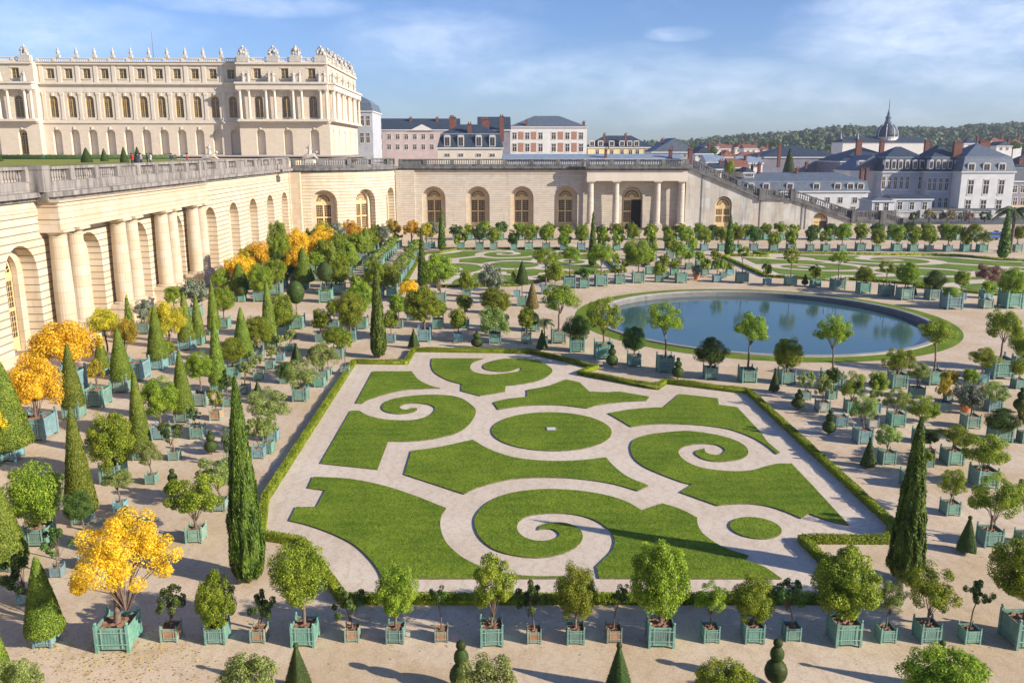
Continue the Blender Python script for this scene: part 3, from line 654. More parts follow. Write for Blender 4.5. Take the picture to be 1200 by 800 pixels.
for s in (57.6,64.3,77.6,83.9,88.8): band(mb,pS,s-.6,s+.6,-.55,.7,0 if s>80 else zst(s)-.2,zst(s)+2.3,9)
mb.build('stair_balustrade',M['bal'],STAIR)
mb=MB(); band(mb,lambda s,d:(s-41.5,d+15),43,88.8,-.3,.5,lambda s:zst(s),lambda s:zst(s)+1.6,1.2); mb.build('rear_parapet',M['bal'],STAIR)
# flat piers/quoins on the stair wall
mb=MB()
for x in (44.9,57.5,66.5,67.3): mb.box(x-41.5-.09,x-41.5+.09,-1.38,-1.28,0,zst(x)-.1)
mb.build('downpipes',M['rimdk'],STAIR)
# ---------------------------------------------------------------- upper terrace and palace
o=sheet('terrace_ground',[(-260,-20),(-42,-20),(-42,300),(-260,300)],14.3,M['ground'])
mb=MB(); mb.box(-42.3,-42.0,-20,197,13.1,14.32); mb.build('terrace_retaining_wall',M['stoneplain'])['kind']='structure'
sheet('terrace_lawn',[(-190,120),(-62,120),(-66,213),(-190,213)],14.34,M['lawnterr'])
hb=MB(); X0,X1=-140,-76
hb.box(X0,X1,214,215.2,14.3,15.35)
N=4000; cen=np.stack([rng.uniform(X0,X1,N),rng.uniform(213.9,215.3,N),rng.uniform(14.4,15.45,N)],1)
tag(inst('hedge',leafmesh('terrace_hedge',leaves(cen,np.tile(np.array([0,-1,.6]),(N,1))+rng.normal(size=(N,3))*.4,np.full(N,.12)),hb,[M['yewdk'],M['bark']])),'long dark clipped hedge on the upper terrace before the palace','hedge')
PAL=empty('palace',(-42.9,240,15.1)); tag(PAL,'vast cream stone palace with three storeys of windows, statues along its roofline','palace')
PX=-42.9; PZ=15.1
def win_mesh(w,h,arch,nx,nz):
    fr=MB(); gl=MB(); r=w/2; zs=h-r if arch else h
    gl.box(-r,r,.08,.12,0,zs)
    if arch:
        pts=[(r*math.cos(math.pi*i/12),zs+r*math.sin(math.pi*i/12)) for i in range(13)]; gl.poly([(x,.08,z) for x,z in pts])
        for i in range(12):
            a,b=pts[i],pts[i+1]; q=lambda p,k:(p[0]*k,.02,zs+(p[1]-zs)*k); fr.quad(q(a,.8),q(a,1),q(b,1),q(b,.8))
        fr.box(-.05,.05,.0,.06,zs,h-.05)
        for a in (.9,2.2): fr.hexa([(0,0,zs),(.05,0,zs),(.05,.05,zs),(0,.05,zs)],[(r*math.cos(a),0,zs+r*math.sin(a)),(r*math.cos(a)+.05,0,zs+r*math.sin(a)),(r*math.cos(a)+.05,.05,zs+r*math.sin(a)),(r*math.cos(a),.05,zs+r*math.sin(a))])
    t=.14
    fr.box(-r,-r+t,0,.06,0,zs); fr.box(r-t,r,0,.06,0,zs); fr.box(-r,r,0,.06,0,t); fr.box(-r,r,0,.06,zs-t,zs); fr.box(-.09,.09,0,.06,0,zs)
    for i in range(1,nx):
        x=-r+w*i/nx
        if abs(x)>.1: fr.box(x-.02,x+.02,.01,.05,0,zs)
    for i in range(1,nz): z=zs*i/nz; fr.box(-r,r,.01,.05,z-.02,z+.02)
    return fr,gl
f,g=win_mesh(2.15,5.7,True,4,8); WN=(f.mesh('tall_window',M['gilt']),g.mesh('pane',M['glassw']))
f,g=win_mesh(1.9,2.5,False,4,3); WA=(f.mesh('attic_window',M['gilt']),g.mesh('pane',M['glass']))
f,g=win_mesh(2.2,6.0,True,4,6); WG=(f.mesh('ground_window',M['gilt']),g.mesh('pane',M['glass']))
def putwin(parent,W,p,rz,name='window',s=1.0):
    a=inst(name,W[0],parent,p,(0,0,rz),s); inst('pane',W[1],a)
def palace_face(pth,s0,s1,bays,rz,colpos=None,gwin=(),pil=True):
    """pth(s,d)->(x,y) relative to palace origin; storeys from 0 (=15.1)"""
    sw=abs(s1-s0)
    mb=MB(); arched_wall(mb,pth,s0,s1,0,8.5,[(b,1.2,6.9,.15,1.3) for b in bays],6)
    arched_wall(mb,pth,s0,s1,9.4,16.6,[(b,1.1,15.7,10.0,.5) for b in bays],6); 
    # attic with square openings made of strips
    xs=[s0]+[v for b in bays for v in (b-1,b+1)]+[s1]
    for i,(a,b) in enumerate(zip(xs,xs[1:])):
        q=lambda s,d,z:(*pth(s,d),z)
        if i%2==0: mb.quad(q(a,0,19.1),q(b,0,19.1),q(b,0,23.7),q(a,0,23.7))
        else:
            mb.quad(q(a,0,19.1),q(b,0,19.1),q(b,0,20.1),q(a,0,20.1)); mb.quad(q(a,0,22.65),q(b,0,22.65),q(b,0,23.7),q(a,0,23.7))
            mb.quad(q(a,0,20.1),q(a,.4,20.1),q(a,.4,22.65),q(a,0,22.65)); mb.quad(q(b,0,20.1),q(b,.4,20.1),q(b,.4,22.65),q(b,0,22.65)); mb.quad(q(a,0,22.65),q(b,0,22.65),q(b,.4,22.65),q(a,.4,22.65)); mb.quad(q(a,0,20.1),q(b,0,20.1),q(b,.4,20.1),q(a,.4,20.1))
    mb.build('facade_wall',[M['palace'],M['palace']],PAL)
    mb=MB()
    for z0,z1,d in ((8.5,8.9,-.35),(8.9,9.4,-.15),(16.6,17.2,-.10),(17.2,18.6,-.06),(18.6,19.1,-.75),(23.7,24.2,-.5),(24.2,24.35,-.15)): band(mb,pth,s0-(.0),s1,d,.05,z0,z1,200)
    # niche backs
    for b in bays:
        band(mb,pth,b-1.3,b+1.3,1.3,1.5,0,7,9)
    # keystones and hood over the windows
    for b in bays:
        band(mb,pth,b-.28,b+.28,-.28,.02,15.6,16.5,9); band(mb,pth,b-.22,b+.22,-.2,.02,6.8,7.6,9)
        band(mb,pth,b-1.3,b+1.3,-.12,.02,22.75,22.95,9); band(mb,pth,b-1.3,b+1.3,-.16,.02,19.85,20.08,9)
    mb.build('cornices_and_trim',M['palacew'],PAL)
    for i,b in enumerate(bays):
        x,y=pth(b,.35); putwin(PAL,WN,(x,y,10.0),rz,'tall_window'); x,y=pth(b,.3); putwin(PAL,WA,(x,y,20.12),rz,'attic_window')
        if i in gwin: x,y=pth(b,1.0); putwin(PAL,WG,(x,y,.3),rz,'ground_window')
    if pil:
        mids=[(a+b)/2 for a,b in zip(bays,bays[1:])]+[bays[0]-(bays[1]-bays[0])/2]
        for s in mids:
            mb=MB()
            for z0,z1,w in ((9.4,16.55,.42),(19.1,23.7,.5)):
                band(mb,pth,s-w,s+w,-.16,.02,z0,z1,9)
            band(mb,pth,s-.55,s+.55,-.25,.02,15.9,16.58,9); band(mb,pth,s-.52,s+.52,-.22,.02,9.41,9.9,9)
            mb.build('pilaster',M['palacew'],PAL)
    for cpos in (colpos or []):
        x,y=pth(cpos,-1.0); mb=MB(); column(mb,x,y,9.5,17.15,.40,12,.5,.3); mb.build('column',M['palacew'],PAL)
    mb=MB(); balustrade(mb,pth,s0,s1,24.35,w=.4,h=1.15,bay=4.8,bal=.5,n=4,plinth=.25); mb.build('roof_balustrade',M['palacew'],PAL)
q1=lambda s,d:(s-PX,2.2+d); q2=lambda s,d:(s-PX,d)
baysA=[-117.2+4.8*k for k in range(11)]
palace_face(q1,-120.6,-67.2,baysA,0,gwin=())
palace_face(q2,-67.2,-42.9,[-61.6,-54.3,-47.1],0,colpos=[-66.3,-63.9,-59.4,-57.1,-52.2,-49.9,-44.9,-43.3],pil=False)
palace_face(q2,-156,-120.6,[-149,-139.9,-132.6,-125.3],0,colpos=[-121.5,-123.1,-127.6,-130.0,-134.9,-137.4],pil=False,gwin=(3,))
qs=lambda s,d:(-d,s)
palace_face(qs,0,50,[5.5,14.5,24.5,34.5,44.5],math.pi/2,colpos=[1.3,3.0,8.3,11.2,17.5,21,28,31,38,41,48.5],pil=False)
for s0,s1 in ((-67.2,-42.9),(-156,-120.6)):
    mb=MB(); mb.box(s0-PX,s1-PX,-1.6,.02,8.9,9.5); mb.box(s0-PX,s1-PX,-1.6,.02,17.15,18.6); mb.box(s0-PX-.2,s1-PX+.3,-2.0,.02,18.6,19.1); mb.box(s0-PX,s1-PX,-1.5,.02,0,8.9) if False else None
    mb.build('portico_entablature',M['palacew'],PAL)
mb=MB(); mb.box(.01,1.6,0,50,8.9,9.5); mb.box(.01,1.6,0,50,17.15,18.6); mb.box(.01,2.0,-.2,50.2,18.6,19.1); mb.build('portico_entablature',M['palacew'],PAL)
mb=MB(); mb.box(-67.2-PX,-67.2-PX+.02,.0,2.2,0,24.3); mb.box(-156-PX,-.2,1.5,2.3,24.3,24.5); mb.box(-156-PX,-.25,4.2,50,0,24.3) ; mb.box(-120.62-PX,-120.6-PX,0,2.2,0,24.3); mb.build('palace_core',M['palace'],PAL)
mb=MB(); b=[(-156-PX,5,24.3),(-2,5,24.3),(-2,49,24.3),(-156-PX,49,24.3)]; tp=[(-150-PX,12,25.6),(-8,12,25.6),(-8,42,25.6),(-150-PX,42,25.6)]; mb.hexa(b,tp); mb.build('roof',M['slate'],PAL)
# roofline sculpture
def statue(mb,x,y,z,h,s=0):
    random.seed(s*7+3); w=h*.16
    mb.lathe([(w*1.05,0),(w*1.15,h*.12),(w*.95,h*.35),(w*.8,h*.5),(w*1.1,h*.68),(w*1.15,h*.76),(w*.35,h*.83)],(x,y,z),8)
    mb.ball((x+random.uniform(-.05,.05),y,z+h*.91),h*.085); sgn=random.choice((-1,1))
    mb.tube([(x+sgn*w,y,z+h*.74),(x+sgn*w*2.0,y-.1,z+h*.62),(x+sgn*w*2.1,y-.15,z+h*.86)],[h*.05,h*.04,h*.03],5)
    mb.tube([(x-sgn*w,y,z+h*.74),(x-sgn*w*1.6,y-.1,z+h*.55),(x-sgn*w*.7,y-.25,z+h*.46)],[h*.05,h*.04,h*.03],5)
def trophy(mb,x,y,z,s):
    random.seed(s); mb.box(x-1.55,x+1.55,y-.8,y+.8,z-1.3,z+.35)
    for i in range(9):
        a=random.uniform(-1.1,1.1); mb.ball((x+a,y+random.uniform(-.3,.3),z+.6+random.uniform(0,1.5)*(1-abs(a)/1.6)),random.uniform(.3,.5),0,7,5,random.uniform(.8,1.4))
    for i in range(9): a=-1.0+2.0*i/8; mb.tube([(x+a*.3,y,z+.9),(x+a*1.6,y+random.uniform(-.3,.3),z+2.9-abs(a)*1.1)],[.14,.05],4)
    mb.ball((x,y-.2,z+2.6),.36); statue(mb,x-.7,y,z+.3,2.0,s); statue(mb,x+.7,y,z+.3,2.1,s+1)
ids=0
for k in range(10):
    mb=MB(); x=-114.8+4.8*k-PX; mb.box(x-.5,x+.5,2.1,3.1,25.4,26.2); 
    mb.lathe([(.22,0),(.34,.25),(.5,.8),(.36,1.2),(.2,1.35),(.3,1.5),(.12,1.9),(.1,2.1)],(x,2.6,26.1),8); mb.build('roof_vase',M['sculpt'],PAL)
for i,x in enumerate((-65.2,-57.2,-51.2,-44.6,-122.5,-131)):
    mb=MB(); trophy(mb,x-PX,.4,25.6,i+2); mb.build('roof_trophy',M['sculpt'],PAL)
for i,y in enumerate((6,13,22,31,42)):
    mb=MB(); trophy(mb,-.8,y,25.6,i+20); mb.build('roof_trophy',M['sculpt'],PAL)
for i,x in enumerate((-65.1,-63.8,-58.3,-57.2,-51.8,-50.2,-45.0,-43.6,-122.6,-128.8,-131)):
    mb=MB(); statue(mb,x-PX,-1.1,19.1,2.9,i); mb.build('statue',M['sculpt'],PAL)
for i,y in enumerate((2,9.7,19.2,29.5,39.5)):
    mb=MB(); statue(mb,1.1,y,19.1,2.9,i); mb.build('statue',M['sculpt'],PAL)
mb=MB(); mb.tube([(-96-PX,20,25),(-96-PX,20,34.5)],[.12,.05],4); mb.build('lightning_rod',M['rimdk'],PAL)
# terrace group sculptures
def group_sculpt(px,yb,yt,Y0,label):
    X,z=onY(px,yb,Y0); z=14.3; r=empty('terrace_sculpture',(X,Y0,z)); tag(r,label,'sculpture','sculptures on the upper terrace')
    mb=MB(); mb.box(-.7,.7,-1.3,1.3,0,.5); mb.box(-.6,.6,-1.2,1.2,.5,.62); mb.build('pedestal',M['sculpt'],r)
    mb=MB(); mb.tube([(-1.3,0,.9),(-.5,0,1.15),(.4,0,1.3),(.9,0,1.6)],[.3,.42,.4,.2],8); mb.ball((1.05,0,1.85),.24); mb.tube([(.6,-.2,1.2),(1.3,-.2,.75)],[.16,.1],6); mb.tube([(.6,.2,1.2),(1.3,.2,.75)],[.16,.1],6); statue(mb,-.1,0,1.3,1.9,3); mb.build('figures',M['sculpt'],r)
group_sculpt(247,190,165,146,'weathered stone sphinx with a child standing on it, before the straight palace wing')
group_sculpt(364,190,166,152,'weathered stone sphinx with a child standing on it, before the columned palace end')
# ---------------------------------------------------------------- planters
def tub_meshes():
    fr=MB(); 
    for x in (-.455,.455):
        for y in (-.455,.455):
            fr.box(x-.045,x+.045,y-.045,y+.045,0,1.0); fr.lathe([(.03,0),(.03,.03),(.055,.06),(.055,.09),(.02,.125)],(x,y,1.0),7)
    for z0,z1 in ((.12,.21),(.84,.92)):
        for y in (-.475,.455): fr.box(-.41,.41,y,y+.02+.0,z0,z1)
        for x in (-.475,.455): fr.box(x,x+.02,-.41,.41,z0,z1)
    fr.box(-.43,.43,-.43,.43,.12,.16)
    pn=MB()
    for i in range(9): a=-.41+.82*i/9; pn.box(a+.006,a+.82/9-.006,-.012,.012,.15,.90)
    pn.box(-.41,.41,.012,.02,.15,.90)
    so=MB(); k=6
    for i in range(k):
        for j in range(k):
            q=lambda a,b:(-.42+.84*a/k,-.42+.84*b/k,.80+.05*math.sin(a*1.9+b*2.7)+(.04 if 1<a<5 and 1<b<5 else 0)); so.quad(q(i,j),q(i+1,j),q(i+1,j+1),q(i,j+1))
    br=MB()
    for z in (.30,.74): br.box(-.46,.46,-.505,-.49,z,z+.03)
    for x in (-.30,.28): br.box(x,x+.025,-.503,-.492,.16,.9)
    one=MB(); one.v=list(fr.v); one.f=list(fr.f); one.m=list(fr.m)
    for k_ in range(4):
        c_,s_=round(math.cos(k_*math.pi/2)),round(math.sin(k_*math.pi/2)); n=len(one.v)
        one.v+=[(x*c_-(y-.455)*s_,x*s_+(y-.455)*c_,z) for x,y,z in pn.v]; one.f+=[tuple(n+i for i in f) for f in pn.f]; one.m+=[1]*len(pn.f)
    return fr.mesh('tub',M['tub']),pn.mesh('side_panel',M['tub']),so.mesh('soil',M['soil']),br.mesh('iron_bars',M['iron']),one.mesh('tub',[M['tub'],M['tub']])
T_FR,T_PN,T_SO,T_BR,T_ONE=tub_meshes()
def trunk_mesh(lean=0,n=7):
    m=MB(); m.tube([(0,0,0),(.05*lean+.012,.01,.35),(.3*lean-.012,0,.7),(lean*.55,0,1.0)],[1.25,1.0,.9,.95],n); 
    m.v=[(x,y,z) for x,y,z in m.v]; return m
def mk_trunk(h,r,lean,parent,z):
    m=MB(); m.tube([(0,0,z),(.05*lean*h+.3*r,.2*r,z+.35*h),(.35*lean*h-.3*r,0,z+.7*h),(lean*h,0,z+h)],[r*1.25,r,r*.85,r*.8],7)
    return m.build('trunk',M['bark'],parent,smooth=True)
def make_pot(): 
    m=MB(); m.lathe([(.34,0),(.36,.05),(.44,.55),(.46,.6),(.50,.62),(.50,.75),(.44,.76),(.42,.68),(.02,.68)],(0,0,0),18); return m.mesh('terracotta_pot',M['terra'],True)
POT=make_pot()
STEM={'R':('round orange tree','tub_orange_tree','orange tree','R','leaf'),'A':('loose crowned orange tree','tub_orange_tree','orange tree','A','leaf'),'S':('thin sparse citrus','tub_citrus_tree','citrus tree','S','leafdk'),
 'L':('pale leafed citrus','tub_citrus_tree','citrus tree','A','leafpale'),'H':('tall stemmed orange tree','tall_orange_tree','orange tree','A','leaf'),'F':('dark flat citrus','tub_laurel_tree','laurel tree','R','leafdk'),
 'D':('clipped ball standard','clipped_standard_tree','clipped tree','B','yewdk'),'C':('clipped yew cone','clipped_cone_tree','clipped cone','C','yew'),'Y':('golden autumn tree','autumn_tree','autumn tree','Y','gold'),
 'y':('half turned autumn tree','autumn_tree','autumn tree','Y','gold2'),'O':('grey olive tree','olive_tree','olive tree','O','olive'),'G':('shrub in a terracotta pot','potted_shrub','shrub','O','olive'),
 'E':('empty planter','planter_tub','planter','',''),'N':('brown conifer','brown_conifer','conifer','C','brown'),'T':('small fan palm','tub_palm','palm','T','palm'),'X':('red leaved shrub','red_shrub','shrub','A','red'),
 'V':('yellow leaved upright shrub','upright_shrub','shrub','A','gold2'),'M':('clipped dome','clipped_dome','clipped shrub','B','yew'),'Q':('dark dome leafed standard','clipped_standard_tree','clipped tree','C','yewdk'),
 'P':('clipped ball-topped pyramid','yew_pyramid','topiary','P','yewdk'),'B':('stacked ball topiary','ball_topiary','topiary','B','yewdk'),'K':('tall cypress','cypress_tree','cypress','K','cyp'),'U':('big rounded bay tree','bay_tree','bay tree','C','leaf')}
ITEMS=[]
def palmcrown(name,nf,ln,mat,droop=.5):
    cen=[];nor=[];size=[]; mb=MB()
    for i in range(nf):
        a=2*math.pi*i/nf+rng.random()*.3; up=rng.uniform(.1,.95); pts=[]
        for t in np.linspace(0,1,7):
            r=ln*t*math.cos(up*.8); pts.append((r*math.cos(a),r*math.sin(a),ln*(up*t*.75-droop*t*t*1.1)))
        mb.tube(pts,[.02*ln]*6+[.008*ln],4)
        for p0,p1 in zip(pts,pts[1:]):
            for s in np.linspace(0,1,5)[:-1]:
                for sd in (-1,1):
                    c0=[p0[k]+(p1[k]-p0[k])*s for k in range(3)]; tx=(-math.sin(a)*sd,math.cos(a)*sd,-.45); l=.24*ln
                    e=[c0[k]+tx[k]*l+(p1[k]-p0[k])*.8 for k in range(3)]; w=.022*ln
                    mb.quad((c0[0]-w,c0[1]-w,c0[2]),(c0[0]+w,c0[1]+w,c0[2]),(e[0]+w*.3,e[1],e[2]),(e[0]-w*.3,e[1],e[2]))
    return mb.mesh(name,[mat,mat])
CR['T']=[palmcrown('palm_crown',22,1.0,M['palm'])]
SPEC="""
#front|in the front row
Y 132 765 40 610 708 61
Sw 198 753 20 687 722 19
R 252 756 24 672 733 25
Sw 302 754 18 689 727 16
R 355 759 28 636 706 33
Sw 412 753 17 687 725 19
R 463 755 21 663 718 26
Sw 517 753 16 686 708 12
A 576 759 27 648 718 27
Sw 626 755 17 681 720 18
R 675 756 21 663 722 25
Sw 720 754 18 684 707 12
R 776 760 31 634 718 36
A 834 754 19 684 718 18
R 885 755 23 674 725 24
S 930 752 18 678 712 19
R 994 759 31 646 719 40
L 1041 754 19 680 718 18
A 1091 755 24 664 717 28
S 1140 755 19 678 706 15
R 1209 762 38 630 700 44
#foot|below the front row
C -3 840 24 722 812 20
L 20 872 24 770 830 30
L 286 880 24 768 830 38
P 350 812 0 753 0 17
B 541 810 0 749 0 14
L 568 885 24 776 836 40
P 724 812 0 753 0 17
R 848 880 24 776 830 36
B 908 803 0 747 0 13
P 1098 810 0 750 0 17
R 1107 890 26 763 826 50
#leftnear|in the near left grove
C 49 760 22 652 740 22
Cx 2 671 18 560 655 26
S 27 710 16 650 690 26
R 42 642 26 543 611 32
S 65 677 13 617 650 20
C 93 616 20 477 598 18
F 101 668 17 576 607 18
P 151 632 0 592 0 9
L 139 600 13 549 572 19
R 129 568 24 483 546 27
A 227 637 20 556 607 32
L 256 600 16 536 572 24
B 204 582 0 548 0 9
L 176 568 12 516 545 14
S 203 540 12 493 520 14
E 230 515 15 0 0 0
B 248 532 0 503 0 8
Aw 252 493 13 456 477 9
C 163 540 16 434 516 13
R 186 516 17 444 486 23
C 213 496 18 410 478 12.5
R 234 477 17 413 443 16
S 228 506 9 476 492 9
C 254 460 15 372 448 10.5
L 286 462 11 421 440 12
S 266 477 10 438 458 12
C 6 542 24 422 525 27
Y -18 548 28 470 510 30
Y 36 518 34 414 488 30
C 83 492 20 402 478 13
Y 75 462 30 374 432 38
y 110 478 24 420 448 10
C 140 461 20 384 446 13
E 156 447 24 0 0 0
C 183 434 17 359 421 12
S 265 547 10 500 530 10
L 318 518 14 457 492 24
L 312 532 14 484 512 14
L 302 538 14 490 516 12
L 351 471 17 424 455 23
P 303 472 0 446 0 9
S 286 462 0 0 0 0
#leftmid|in the middle left grove
R 271 444 16 396 423 16
C 284 428 14 360 416 12
R 300 420 14 370 402 17
C 315 410 14 328 396 10
R 329 396 14 345 383 17
D 347 386 16 329 356 10
D 381 355 15 307 330 9
D 283 354 8 335 347 7
R 375 401 11 362 386 12
R 391 386 11 350 370 9
R 395 421 13 383 404 18
A 404 440 10 392 412 9
L 378 447 13 401 432 19
A 384 440 9 404 424 8
P 348 427 0 402 0 8
S 339 412 9 383 400 10
S 328 423 9 392 408 8
S 316 433 10 402 418 9
S 302 446 10 411 431 9
E 374 454 12 0 0 0
F 333 450 10 424 444 10
R 410 401 14 342 383 18
R 423 386 14 330 366 16
R 442 349 14 305 341 17
R 459 349 12 310 338 10
R 467 385 10 343 368 12
R 458 402 10 363 386 9
R 497 401 16 336 376 22
R 513 386 13 350 372 10
P 485 408 0 385 0 7
Y 482 376 10 328 347 13
A 516 356 13 295 338 23
R 547 348 10 317 342 9
R 545 385 10 345 364 11
R 537 401 11 360 386 11
B 559 408 0 387 0 7
O 577 368 14 309 343 17
R 579 389 14 338 366 19
L 580 403 14 358 393 20
R 617 403 12 358 386 12
N 624 389 17 331 361 8
Q 612 359 12 306 332 8
R 606 348 8 315 333 7
H 640 345 11 291 311 15
R 651 356 9 307 331 11
H 655 403 17 332 365 22
T 638 403 8 366 386 10
P 635 410 0 386 0 7
F 677 413 17 370 397 17
#leftback|near the left arched wall
y 125 432 14 361 397 19
y 146 438 14 373 408 14
C 118 440 12 392 430 9
R 195 428 10 399 416 9
y 199 428 15 352 398 20
C 217 411 16 342 400 10
C 231 405 13 345 393 8
C 250 393 10 330 378 8
R 261 385 13 336 364 14
R 203 374 10 335 356 12
O 227 372 14 326 356 18
O 168 392 14 351 375 12
C 151 398 10 346 380 6
R 258 350 10 315 338 12
Y 279 340 14 297 332 20
Y 302 330 13 282 316 19
y 290 338 10 290 306 10
U 328 338 14 258 334 14
R 305 354 16 312 343 16
R 321 347 16 303 331 13
Y 346 338 12 288 322 15
Y 345 326 14 267 304 16
Y 366 318 11 275 304 12
C 358 330 9 290 322 5
Y 380 305 11 264 293 16
O 394 304 12 260 288 15
Y 412 296 11 258 284 12
R 371 303 8 266 280 8
R 397 345 13 301 332 13
R 416 343 10 320 338 7
R 427 340 10 318 334 7
R 386 341 10 303 330 8
#basinnear|on the basin's near side
H 708 422 20 350 389 20
B 717 430 0 403 0 7
F 744 430 15 383 410 15
H 781 437 19 356 391 20
B 794 444 0 418 0 7
F 834 445 15 396 426 19
H 878 449 18 366 402 21
P 907 459 0 431 0 7
R 924 451 17 396 431 17
H 978 457 21 370 406 20
H 1098 452 19 373 403 20
H 1177 445 25 362 399 22
#basinfar|just beyond the basin
H 668 338 14 288 307 13
F 685 338 11 312 326 8
A 705 336 14 285 309 16
A 727 333 11 304 323 9
R 749 332 14 280 311 17
R 773 331 9 306 323 9
A 799 332 12 286 304 9
G 817 328 7 308 322 7
A 841 331 9 300 319 10
H 871 332 13 286 304 10
R 900 334 8 307 322 7
H 928 335 12 290 310 11
B 943 335 0 321 0 4
R 957 337 10 310 325 8
H 984 340 14 294 311 11
R 1014 344 13 312 331 11
H 1041 348 14 306 322 10
R 1063 352 15 307 332 14
F 1096 352 14 317 337 13
P 1071 347 0 333 0 4
R 1128 352 9 316 336 9
M 1119 363 19 335 350 10
X 1158 350 11 309 332 16
R 1158 362 12 328 344 8
R 1189 362 20 314 345 14
#between|in the cluster behind the basin
R 791 323 9 303 316 8
R 779 327 9 297 312 7
R 793 312 9 282 298 9
R 820 313 8 293 305 6
R 827 323 8 302 315 8
R 839 316 8 292 304 7
R 856 323 8 307 317 5
R 762 322 9 290 308 7
R 808 316 8 292 304 8
P 756 312 0 297 0 5
P 735 312 0 297 0 5
R 848 326 7 305 316 6
R 722 315 7 296 308 5
R 766 306 8 283 297 7
R 812 303 8 278 292 7
R 786 303 8 276 292 8
#rightnear|in the right grove
L 945 469 11 434 456 10
B 935 480 0 459 0 8
Lw 966 484 14 440 466 11
F 976 468 11 431 450 10
B 971 509 0 479 0 8
E 987 501 14 0 0 0
A 1000 484 14 436 468 13
R 1026 485 13 435 458 12
L 1014 521 18 463 493 15
Ew 1024 502 12 0 0 0
S 1024 494 9 452 470 10
P 1017 547 0 512 0 11
L 1042 545 16 497 523 16
A 1055 456 18 409 436 18
L 1077 467 14 424 447 14
A 1153 449 12 406 431 17
R 1203 437 18 388 417 18
V 1108 484 14 442 469 9
y 1113 470 8 434 452 11
R 1139 473 10 431 450 10
G 1134 486 12 446 474 15
O 1141 503 17 450 480 17
L 1167 483 16 448 470 16
F 1177 519 21 479 505 19
L 1053 501 17 455 481 15
A 1083 520 16 465 494 18
F 1091 536 10 503 521 9
R 1090 548 10 527 544 7
S 1072 573 20 552 566 8
A 1120 546 20 497 522 19
A 1158 573 24 508 549 27
S 1127 535 8 512 528 8
A 1117 605 17 551 580 15
A 1165 642 22 558 608 28
P 1132 647 0 604 0 14
B 1195 483 0 453 0 8
S 1204 640 16 560 600 14
R 1205 520 14 470 500 12
R 1196 456 12 420 440 10
#standing|standing in open gravel
K 292 681 0 444 0 19
K 1059 681 0 491 0 18.5
K 444 419 0 312 0 9
K 518 294 0 246 0 4.5
K 495 337 0 270 0 5
K 694 312 0 250 0 4.5
K 854 300 0 252 0 5
K 1175 303 0 246 0 6
"""
random.seed(11)
zone=None
for ln in SPEC.strip().splitlines():
    if ln.startswith('#'): zone=ln[1:].split('|'); continue
    t=ln.split(); k=t[0]
    if t[3]=='0' and t[4]=='0' and k[0] not in 'PBK': continue
    ITEMS.append(dict(k=k[0],f=k[1:],x=float(t[1]),yb=float(t[2]),w=float(t[3]),yt=float(t[4]),y2=float(t[5]),hw=float(t[6]),zone=zone))
# the two rows of tubs before the gallery and stair wall
for i in range(33):
    x=540+20.4*i+random.uniform(-2.5,2.5)
    if 1168<x<1186: continue
    yt=random.uniform(263,268) if i%3 else random.uniform(266,272); k=random.choice('RRRAF')
    ITEMS.append(dict(k=k,f='',x=x,yb=293+(x-540)*.004,w=random.uniform(8,10),yt=yt-1,y2=yt+random.uniform(16,20),hw=random.uniform(8,10.5),zone=('backfront','behind the far lawns')))
for i in range(35):
    x=531+19.2*i+random.uniform(-3,3)
    if 1160<x: continue
    yt=random.uniform(259,263); k=random.choice('RRFRC') if x<700 else random.choice('RRRF')
    ITEMS.append(dict(k=k,f='',x=x,yb=281.5,w=random.uniform(7,9),yt=yt,y2=yt+random.uniform(12,14),hw=random.uniform(7,9.5) if k!='C' else 4,zone=('backrear','nearest the gallery wall')))
# lines of shrubs in tubs running away from the camera on the left
def line(X,Y0,Y1,n,kinds,hts,hw,zone,w):
    for i in range(n): ITEMS.append(dict(world=(X+random.uniform(-.15,.15),Y0+(Y1-Y0)*i/(n-1)),k=kinds[i%len(kinds)],f='',w=w,h=hts[i%len(hts)]*random.uniform(.9,1.1),hw=hw*random.uniform(.85,1.15),zone=zone))
line(-11.6,103,140,17,'LLA',(2.6,2.4),1.05,('shrubline1','in the first hedge-side row'),1.2)
line(-15.9,112,150,17,'LAL',(2.3,2.2),.95,('shrubline2','in the second hedge-side row'),1.2)
line(-19.2,100,150,11,'RCR',(3.6,4.6),1.3,('treeline1','in the third hedge-side row'),1.2)
line(-22.6,104,150,8,'CRR',(4.6,3.6),1.3,('treeline2','in the fourth hedge-side row'),1.2)
line(-28.4,97,148,9,'CRy',(4.2,3.6),1.2,('treeline3','before the far left arches'),1.3)
for x,yb,yt,k in ((462,290,257,'y'),(482,291,258,'Y'),(500,292,261,'y'),(450,296,262,'O'),(506,291,259,'O'),(436,297,268,'R')):
    ITEMS.append(dict(k=k,f='',x=x,yb=yb,w=8,yt=yt,y2=yt+20,hw=10,zone=('corner','below the curved corner wall')))
GRP={}
def sc_lod(px): return '0' if px>=13 else ('1' if px>=8.5 else '2')
